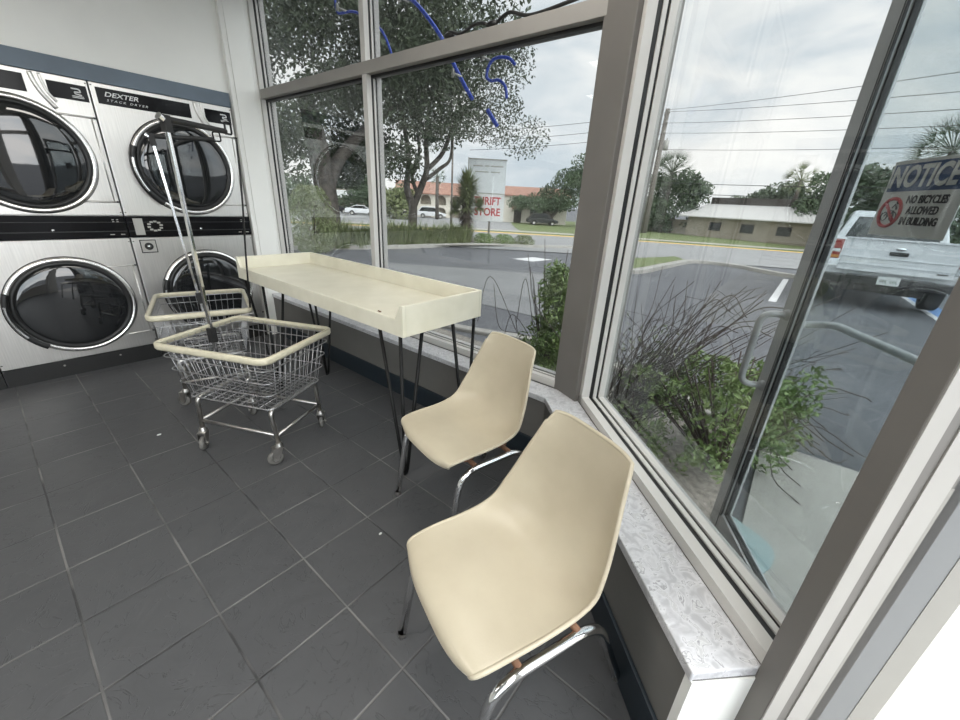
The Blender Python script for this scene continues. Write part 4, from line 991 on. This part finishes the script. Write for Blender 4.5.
for k, (x0, x1) in enumerate(((.3, 1.0), (1.1, 1.55))): b.obox(a, ux, un, UP, x0, x1, .10, .103, 2.72, 2.78)
b.build('faded_writing', M_grey, up_)
b = MB(); b.obox(a, ux, un, UP, 0, L_, -.10, .10, .45, 1.74); lo_ = b.build('lower_panel', M_signw, t)
text('lettering', 'THRIFT', .52, M_signred, lo_, a + ux*(L_*.53) + un*.101 + UP*1.40, ux, UP, bold=.012, sx=.82)
text('lettering', 'STORE', .52, M_signred, lo_, a + ux*(L_*.55) + un*.101 + UP*.88, ux, UP, bold=.012, sx=.86)
b = MB(); q = a + ux*(L_*.62); b.obox(q, ux, un, UP, -.05, .05, -.05, .05, zs - .1, .46); q = a + ux*(L_*.05); b.obox(q, ux, un, UP, -.05, .05, -.05, .05, zs - .1, .46); b.build('post', M_wood, t)

# ------------------------------------------------------------------ poles and wires
def pole(label, x, y, top, r, arms):
    z = gz(x, y); t = thing('street_utility_pole', label, 'utility pole', (x, y, z)); b = MB(); b.tube([(x, y, z - .2), (x, y, top)], [r*1.2, r*.8], 10); b.build('post', M_wood, t, smooth=True)
    for zz, l in arms:
        b = MB(); b.obox((x, y, zz), D1, Pp, UP, -.08, .08, -l, l, -.08, .08); am = b.build('crossarm', M_wood, t)
        b = MB()
        for s in (-.9, -.45, .45, .9): b.tube([V((x, y, zz)) + Pp*(s*l), V((x, y, zz + .3)) + Pp*(s*l)], .06, 6)
        b.build('insulator', M_grey, am)
    return t
tp = pole('tall wooden utility pole with transformers across the street', 57.7, 18.1, 13.1, .32, ((12.6, .7), (11.5, .6), (10.4, .6)))
for s in (-.65, .65):
    b = MB(); o = V((57.7, 18.1, 8.6)) + D1*s; b.tube([o, o + UP*1.1], .32, 10); b.tube([o + UP*1.1, o + UP*1.35], .08, 6); b.build('transformer', M_grey, tp, smooth=True)
tl = pole('slim light pole behind the sign and yucca', 21.5, 20.2, 5.6, .07, ())
WG = 'power lines over the street'
nm = ('topmost', 'second from the top', 'third from the top', 'fourth from the top', 'fifth from the top', 'second lowest', 'lowest')
for k, (p, q) in enumerate((((57.7, 18.3, 13.0), (35.7, -4.6, 9.5)), ((57.7, 18.3, 12.8), (36.6, -5.1, 8.7)), ((57.7, 18.3, 11.6), (37.6, -5.6, 8.0)), ((57.7, 18.2, 10.5), (38.5, -6.0, 7.3)), ((57.8, 18.1, 8.7), (39.5, -6.5, 6.3)), ((58, 17.6, 4.9), (41.3, -7.7, 4.1)), ((58, 17.6, 3.7), (42.2, -8.2, 3.4)))):
    p, q = V(p), V(q); b = MB(); q = p + (q - p)*1.5; b.tube([p.lerp(q, i/16) - UP*(.35*(1 - (2*i/16 - 1)**2)) for i in range(17)], .018 if k < 5 else .03, 5)
    tag(b.build('street_power_line', M_wirek, smooth=True), f'thin dark power line right of the utility pole, {nm[k]}', 'power line', WG)
for k, (p, q) in enumerate((((57.7, 18.3, 12.7), (56.5, 49.3, 12.1)), ((57.7, 18.3, 11.5), (56.6, 49.2, 10.7)), ((57.7, 18.2, 10.4), (56.6, 49.2, 9.4)))):
    p, q = V(p), V(q); b = MB(); b.tube([p.lerp(q, i/16) - UP*(.3*(1 - (2*i/16 - 1)**2)) for i in range(17)], .028, 5)
    tag(b.build('street_power_line', M_wirek, smooth=True), f'thin power line above the thrift store sign, {("highest", "middle", "lowest")[k]} of three', 'power line', WG)

# ------------------------------------------------------------------ buildings across the street
def bldg_axes(p0, p1):
    p0, p1 = V((*p0, 0)), V((*p1, 0)); u = (p1 - p0).normalized(); n = V((-u.y, u.x, 0)); n = n if n.dot(p0) > 0 else -n; return p0, u, n, (p1 - p0).length
# low building with the metal roof
p0, u, n, L_ = bldg_axes((62.6, 14.0), (58.3, -1.6)); zg = -1.55
t = thing('low_building', 'long low tan building with pale metal roof across the street', 'building', tuple(p0 + u*L_*.5 + UP*zg))
b = MB(); b.obox(p0, u, n, UP, 0, L_, 0, 9, zg, 1.15); b.build('walls', M_tan, t)
b = MB(); e = .7
A_ = [p0 + u*(-e - .4) - n*e + UP*1.05, p0 + u*(L_ + e) - n*e + UP*1.05, p0 + u*(L_ - 2.3) + n*4.2 + UP*2.75, p0 + u*.2 + n*4.2 + UP*2.75]
B_ = [q - UP*.12 for q in A_]
b.add(A_ + B_, [(0, 1, 2, 3), (7, 6, 5, 4), (0, 4, 5, 1), (1, 5, 6, 2), (2, 6, 7, 3), (3, 7, 4, 0)])
for k in range(46):
    f_ = (k + .5)/46; b.tube([A_[0].lerp(A_[1], f_) + UP*.03, A_[3].lerp(A_[2], f_) + UP*.03], .04, 4)
fixn(b.build('roof', M_metalroof, t)); 
b = MB(); b.obox(p0, u, n, UP, .6, L_ - 2.0, 4.0, 9.4, 2.35, 3.55); b.build('parapet', M_brownroof, t)
for f_ in (.235, .475, .72):
    b = MB(); b.obox(p0, u, n, UP, L_*f_ - .75, L_*f_ + .75, -.06, .02, -.62, .42); w_ = b.build('window', M_brownroof, t); b = MB(); b.obox(p0, u, n, UP, L_*f_ - .65, L_*f_ + .65, -.08, -.05, -.52, .32); b.build('pane', M_carglass, w_)
p0b = p0 + u*(-9) ; b = MB(); b.obox(p0b, u, n, UP, 0, 8.6, 1, 1.25, zg, .45); tag(b.build('garden_wall', M_tan), 'weathered tan wall left of the low building, behind the palm', 'wall')
# cream building with tiled roof
p0, u, n, L_ = bldg_axes((53.3, 41.2), (60.2, 31.4)); zg = -1.55
t = thing('cream_building', 'cream building with terracotta tiled roof, right of the thrift store sign', 'building', tuple(p0 + u*L_*.4 + UP*zg))
b = MB(); b.obox(p0, u, n, UP, 0, L_, 0, 8, zg, 2.6); b.build('walls', M_stucco, t)
b = MB(); b.oprism(p0, n, UP, u, [(-.5, 2.6), (4.0, 4.0), (8.5, 2.6), (8.5, 2.45), (-.5, 2.45)], -.5, L_ + .5); fixn(b.build('roof', M_tileroof, t))
b = MB(); b.obox(p0, u, n, UP, 3.6, 4.8, -.08, .02, zg, .55); b.build('entrance_door', M_brownroof, t)
b = MB(); b.oprism(p0, n, UP, u, [(-1.0, .55), (.0, 1.1), (.0, .5)], 3.2, 5.2); fixn(b.build('door_hood', M_tileroof, t))
for x in (6.2, 8.2): b = MB(); b.obox(p0, u, n, UP, x, x + .9, -.06, .02, -.4, .8); b.build('window', M_carglass, t)
# arcaded house
p0, u, n, L_ = bldg_axes((42.0, 53.5), (51.2, 45.2)); p0 = p0 + n*3; zg = -1.5
t = thing('arcaded_house', 'cream house with arches and a tiled roof, behind the white sport utility vehicle', 'house', tuple(p0 + u*L_*.5 + UP*zg))
b = MB(); b.obox(p0, u, n, UP, 0, L_, .9, 8, zg, 2.2); b.build('walls', M_stucco, t)
b = MB(); na = 5; sw_ = L_/na
for k in range(na):
    for zb_, zt_ in ((zg, .35), (.45, 2.2)):
        x0 = k*sw_; r_ = sw_*.36; cx_ = x0 + sw_/2; zc = zt_ - r_ - .25
        arc = [(cx_ - r_*math.cos(PI*i/8), zc + r_*math.sin(PI*i/8)) for i in range(9)]
        poly = [(x0, zb_), (cx_ - r_, zb_)] + arc + [(cx_ + r_, zb_), (x0 + sw_, zb_), (x0 + sw_, zt_), (x0, zt_)]
        for i in range(8):
            b.oprism(p0, u, UP, n, [arc[i], arc[i + 1], (arc[i + 1][0], zt_), (arc[i][0], zt_)], 0, .3)
        b.obox(p0, u, n, UP, x0, cx_ - r_, 0, .3, zb_, zt_); b.obox(p0, u, n, UP, cx_ + r_, x0 + sw_, 0, .3, zb_, zt_)
b.obox(p0, u, n, UP, 0, L_, 0, .9, .35, .45); fixn(b.build('arcade', M_stucco, t))
b = MB(); b.obox(p0, u, n, UP, .1, L_ - .1, .85, .9, zg, 2.1); b.build('arch_shade_sheet', M_tan, t)  # darker sheet on the wall behind the arches, shade put in as colour
b = MB(); b.oprism(p0, n, UP, u, [(-.6, 2.2), (4, 4.1), (8.6, 2.2), (8.6, 2.05), (-.6, 2.05)], 1.2, L_ + .5); fixn(b.build('roof', M_tileroof, t))
# flat shop across the far lot
p0, u, n, L_ = bldg_axes((40.2, 69.5), (49.5, 62.8)); zg = -1.5
t = thing('flat_shop', 'flat white shop with a long fascia, seen right of the oak trunk', 'building', tuple(p0 + u*L_*.5 + UP*zg))
b = MB(); b.obox(p0 - u*6, u, n, UP, 0, L_ + 9, 2.2, 9, zg, 2.2); b.build('walls', M_tan, t)
b = MB(); b.obox(p0 - u*6, u, n, UP, 0, L_ + 9, 0, 2.2, .75, 2.0); b.build('fascia', M_signw, t)
b = MB(); b.obox(p0, u, n, UP, L_*.62, L_*.62 + 2.2, -.05, 0, .95, 1.3); b.build('sign_panel', M_signblue, t)
for x in (0, 4, 8): b = MB(); b.obox(p0, u, n, UP, x, x + .35, .3, .65, zg, .75); b.build('post', M_stucco, t)
# white fence
p0, u, n, L_ = bldg_axes((62.3, 30.6), (66.5, 25.0)); b = MB(); b.obox(p0, u, n, UP, 0, L_, 0, .12, -1.52, .15); tag(b.build('white_fence', M_signw), 'white fence at the right of the broad round tree', 'fence')

# ------------------------------------------------------------------ trees across the street
bl = []
for k in range(64):
    a, c, zz = rnd.uniform(-6.2, 5.6), rnd.uniform(-2.5, 2.5), rnd.uniform(2.6, 8.8)
    if zz > 5.0 + .62*(a + 3) or abs(a) > 7 - .45*zz*.6: continue
    bl.append((tuple(V((.5, -.85, 0))*a + V((.85, .5, 0))*c + UP*zz), rnd.uniform(1.2, 1.8)))
tree('broad_tree', 'broad round tree in front of the cream building', (56.4, 31.8), [([(0, 0, -.1), (-.1, .2, 1.2), (-.9, 1.4, 2.4), (-1.8, 3, 3.6)], [.4, .35, .28, .15]), ([(-.1, .2, 1.1), (.4, -.6, 2.4), (.8, -1.4, 4)], [.3, .25, .15])], bl, M_leafD, .24, nleaf=90)
def fan_palm(name, label, base, hgt, R_, n, m, group=None, skirt=True):
    t = plant(name, label, 'palm tree', base, group); z = gz(*base); b = MB(); b.tube([(base[0], base[1], z - .1), (base[0], base[1], z + hgt)], [.3, .22], 8); b.build('trunk', M_bark, t, smooth=True)
    b = MB()
    for _ in range(n):
        a = random.uniform(0, 2*PI); el = random.uniform(-.9, 1.4); d = V((math.cos(a)*math.cos(el), math.sin(a)*math.cos(el), math.sin(el))); o = V((base[0], base[1], z + hgt)); c = o + d*R_*.62
        w = d.orthogonal().normalized(); w = (w*math.cos(a*7) + d.cross(w)*math.sin(a*7))
        for k in range(7):
            q = (d + w*(k - 3)*.28 - UP*.10).normalized(); sd = w.cross(q).normalized()*.05
            b.add([c - w*.03, c + w*.03, c + q*R_*.5], [(0, 1, 2)])
        b.tube([o, c], .025, 4)
    b.build('fronds', m, t); return t
def mass(label, base, blobs_, nl=70, size=.28, m=None, group=None, name='dense_tree'):
    return tree(name, label, base, [([(0, 0, -.1), (0, 0, 1.5), (.2, .1, 3)], [.3, .25, .15])], blobs_, m or M_leafD, size, group, nleaf=nl)
fan_palm('palm_tree', 'dark fan palm left of the low building, beside the utility pole', (63.5, 17.6), 8.0, 3.0, 90, M_leafD)
def ring(n_, rx, rz, z0):
    return [(tuple(V((.2, -1, 0)).normalized()*rnd.uniform(-rx, rx) + V((1, .2, 0)).normalized()*rnd.uniform(-1.5, 1.5) + UP*(z0 + rnd.uniform(0, rz))), rnd.uniform(1.1, 1.7)) for _ in range(n_)]
TG = 'trees behind the low building'
mass('dark bushy tree under the fan palm, at the left end of the low building', (64.5, 16.4), ring(46, 3.2, 6.6, .8), group=TG)
mass('dark tree just left of the utility pole', (62.5, 22.0), ring(16, 2.6, 3.2, .8), group=TG)
mass('grey-green tree behind the middle of the metal roof', (76.0, 7.6), ring(34, 3.8, 3.2, 2.7), group=TG)
mass('tree behind the right part of the metal roof', (73.5, 3.6), ring(46, 4.6, 5.2, 1.8), group=TG)
fan_palm('palm_tree', 'fan palm rising behind the right end of the metal roof', (70.0, 3.2), 7.6, 2.2, 60, M_leafC)
mass('tall dark tree beyond the stile of the open door', (63.5, -1.3), ring(46, 3.2, 6.6, 1.4), group=TG)
mass('round dark tree above the roof of the pickup', (54.5, -3.2), ring(26, 2.6, 6.2, 1.4), group=TG)
mass('dark hedge-like tree behind the pickup and sign', (52.0, -8.5), ring(26, 3.6, 3.2, .9), group=TG)
fan_palm('palm_tree', 'fan palm above the notice sign', (49.6, -6.6), 8.3, 2.8, 70, M_leafD)
mass('leafy green tree at the left of the middle pane', (37.9, 46.5), ring(14, 2.0, 3.2, 1.0), m=M_leafC, group='trees by the arcaded house')
fan_palm('palm_tree', 'slim palm rising beside the arcaded house', (45.2, 45.5), 6.0, 1.4, 26, M_leafD)
mass('bushy tree behind the arcaded house', (40.5, 56.0), ring(22, 4.5, 3.2, 1.6), group='trees by the arcaded house')
mass('dark tree in the far lot, left of the flat shop', (31.0, 62.0), ring(22, 4.0, 4.2, 1.2), group='trees by the arcaded house')
mass('distant tree behind the flat shop', (50.0, 74.0), ring(26, 8.0, 3.0, 2.5), group='trees by the arcaded house')

# ------------------------------------------------------------------ sky, camera, colour
wd = bpy.data.worlds.new('overcast_sky'); scene.world = wd; wd.use_nodes = True; nt = wd.node_tree; N = nt.nodes; L = nt.links
bg = N['Background']; tc = N.new('ShaderNodeTexCoord'); mp = N.new('ShaderNodeMapping'); mp.inputs['Scale'].default_value = (1, 1, 2.6); L.new(tc.outputs['Generated'], mp.inputs['Vector'])
n1 = N.new('ShaderNodeTexNoise'); n1.inputs['Scale'].default_value = 3.4; n1.inputs['Detail'].default_value = 9; n1.inputs['Roughness'].default_value = .55; n1.inputs['Distortion'].default_value = .4; L.new(mp.outputs[0], n1.inputs['Vector'])
rp = N.new('ShaderNodeValToRGB'); e = rp.color_ramp.elements
e[0].position = .34; e[0].color = (.61, .685, .75, 1); e[1].position = .66; e[1].color = (1.04, 1.03, 1.015, 1)
k = e.new(.46); k.color = (.77, .815, .855, 1); k = e.new(.56); k.color = (.915, .93, .94, 1)
L.new(n1.outputs['Fac'], rp.inputs[0]); L.new(rp.outputs[0], bg.inputs['Color'])
dp_ = N.new('ShaderNodeVectorMath'); dp_.operation = 'DOT_PRODUCT'; dp_.inputs[1].default_value = V((-.35, -.80, .45)).normalized(); L.new(tc.outputs['Generated'], dp_.inputs[0])
mr = N.new('ShaderNodeMapRange'); mr.inputs['From Min'].default_value = -.1; mr.inputs['From Max'].default_value = 1; mr.inputs['To Min'].default_value = SKY; mr.inputs['To Max'].default_value = SKY*SKYB; mr.interpolation_type = 'SMOOTHSTEP'
L.new(dp_.outputs['Value'], mr.inputs['Value']); L.new(mr.outputs[0], bg.inputs['Strength'])         # the overcast is brighter towards the veiled sun
sun = bpy.data.lights.new('veiled_sun', 'SUN'); sun.energy = SUN; sun.angle = math.radians(50); sun.color = (1, .97, .92)
so_ = bpy.data.objects.new('veiled_sun', sun); COL.objects.link(so_); so_.rotation_euler = V((.3, .7, -1)).to_track_quat('-Z', 'Y').to_euler()

cam = bpy.data.cameras.new('camera'); co = bpy.data.objects.new('camera', cam); COL.objects.link(co); scene.camera = co
cam.sensor_fit = 'HORIZONTAL'; cam.sensor_width = 36; cam.lens = CAMF/960*36; cam.clip_start = .02; cam.clip_end = 2000
yw, pt, rl = CAMY, CAMP, CAMR
fw = V((math.sin(yw)*math.cos(pt), math.cos(yw)*math.cos(pt), -math.sin(pt))); rt = V((math.cos(yw), -math.sin(yw), 0)); upv = rt.cross(fw)
r2 = rt*math.cos(rl) + upv*math.sin(rl); u2 = upv*math.cos(rl) - rt*math.sin(rl)
Mx = Matrix((r2, u2, -fw)).transposed().to_4x4(); Mx.translation = (0, 0, CAMH); co.matrix_world = Mx
scene.view_settings.view_transform = 'Standard'; scene.view_settings.look = 'None'; scene.view_settings.gamma = 1; scene.view_settings.exposure = EXPO
scene.view_settings.use_curve_mapping = False
scene.cycles.max_bounces = 10; scene.cycles.transparent_max_bounces = 24; scene.cycles.sample_clamp_indirect = 6; scene.cycles.use_denoising = True
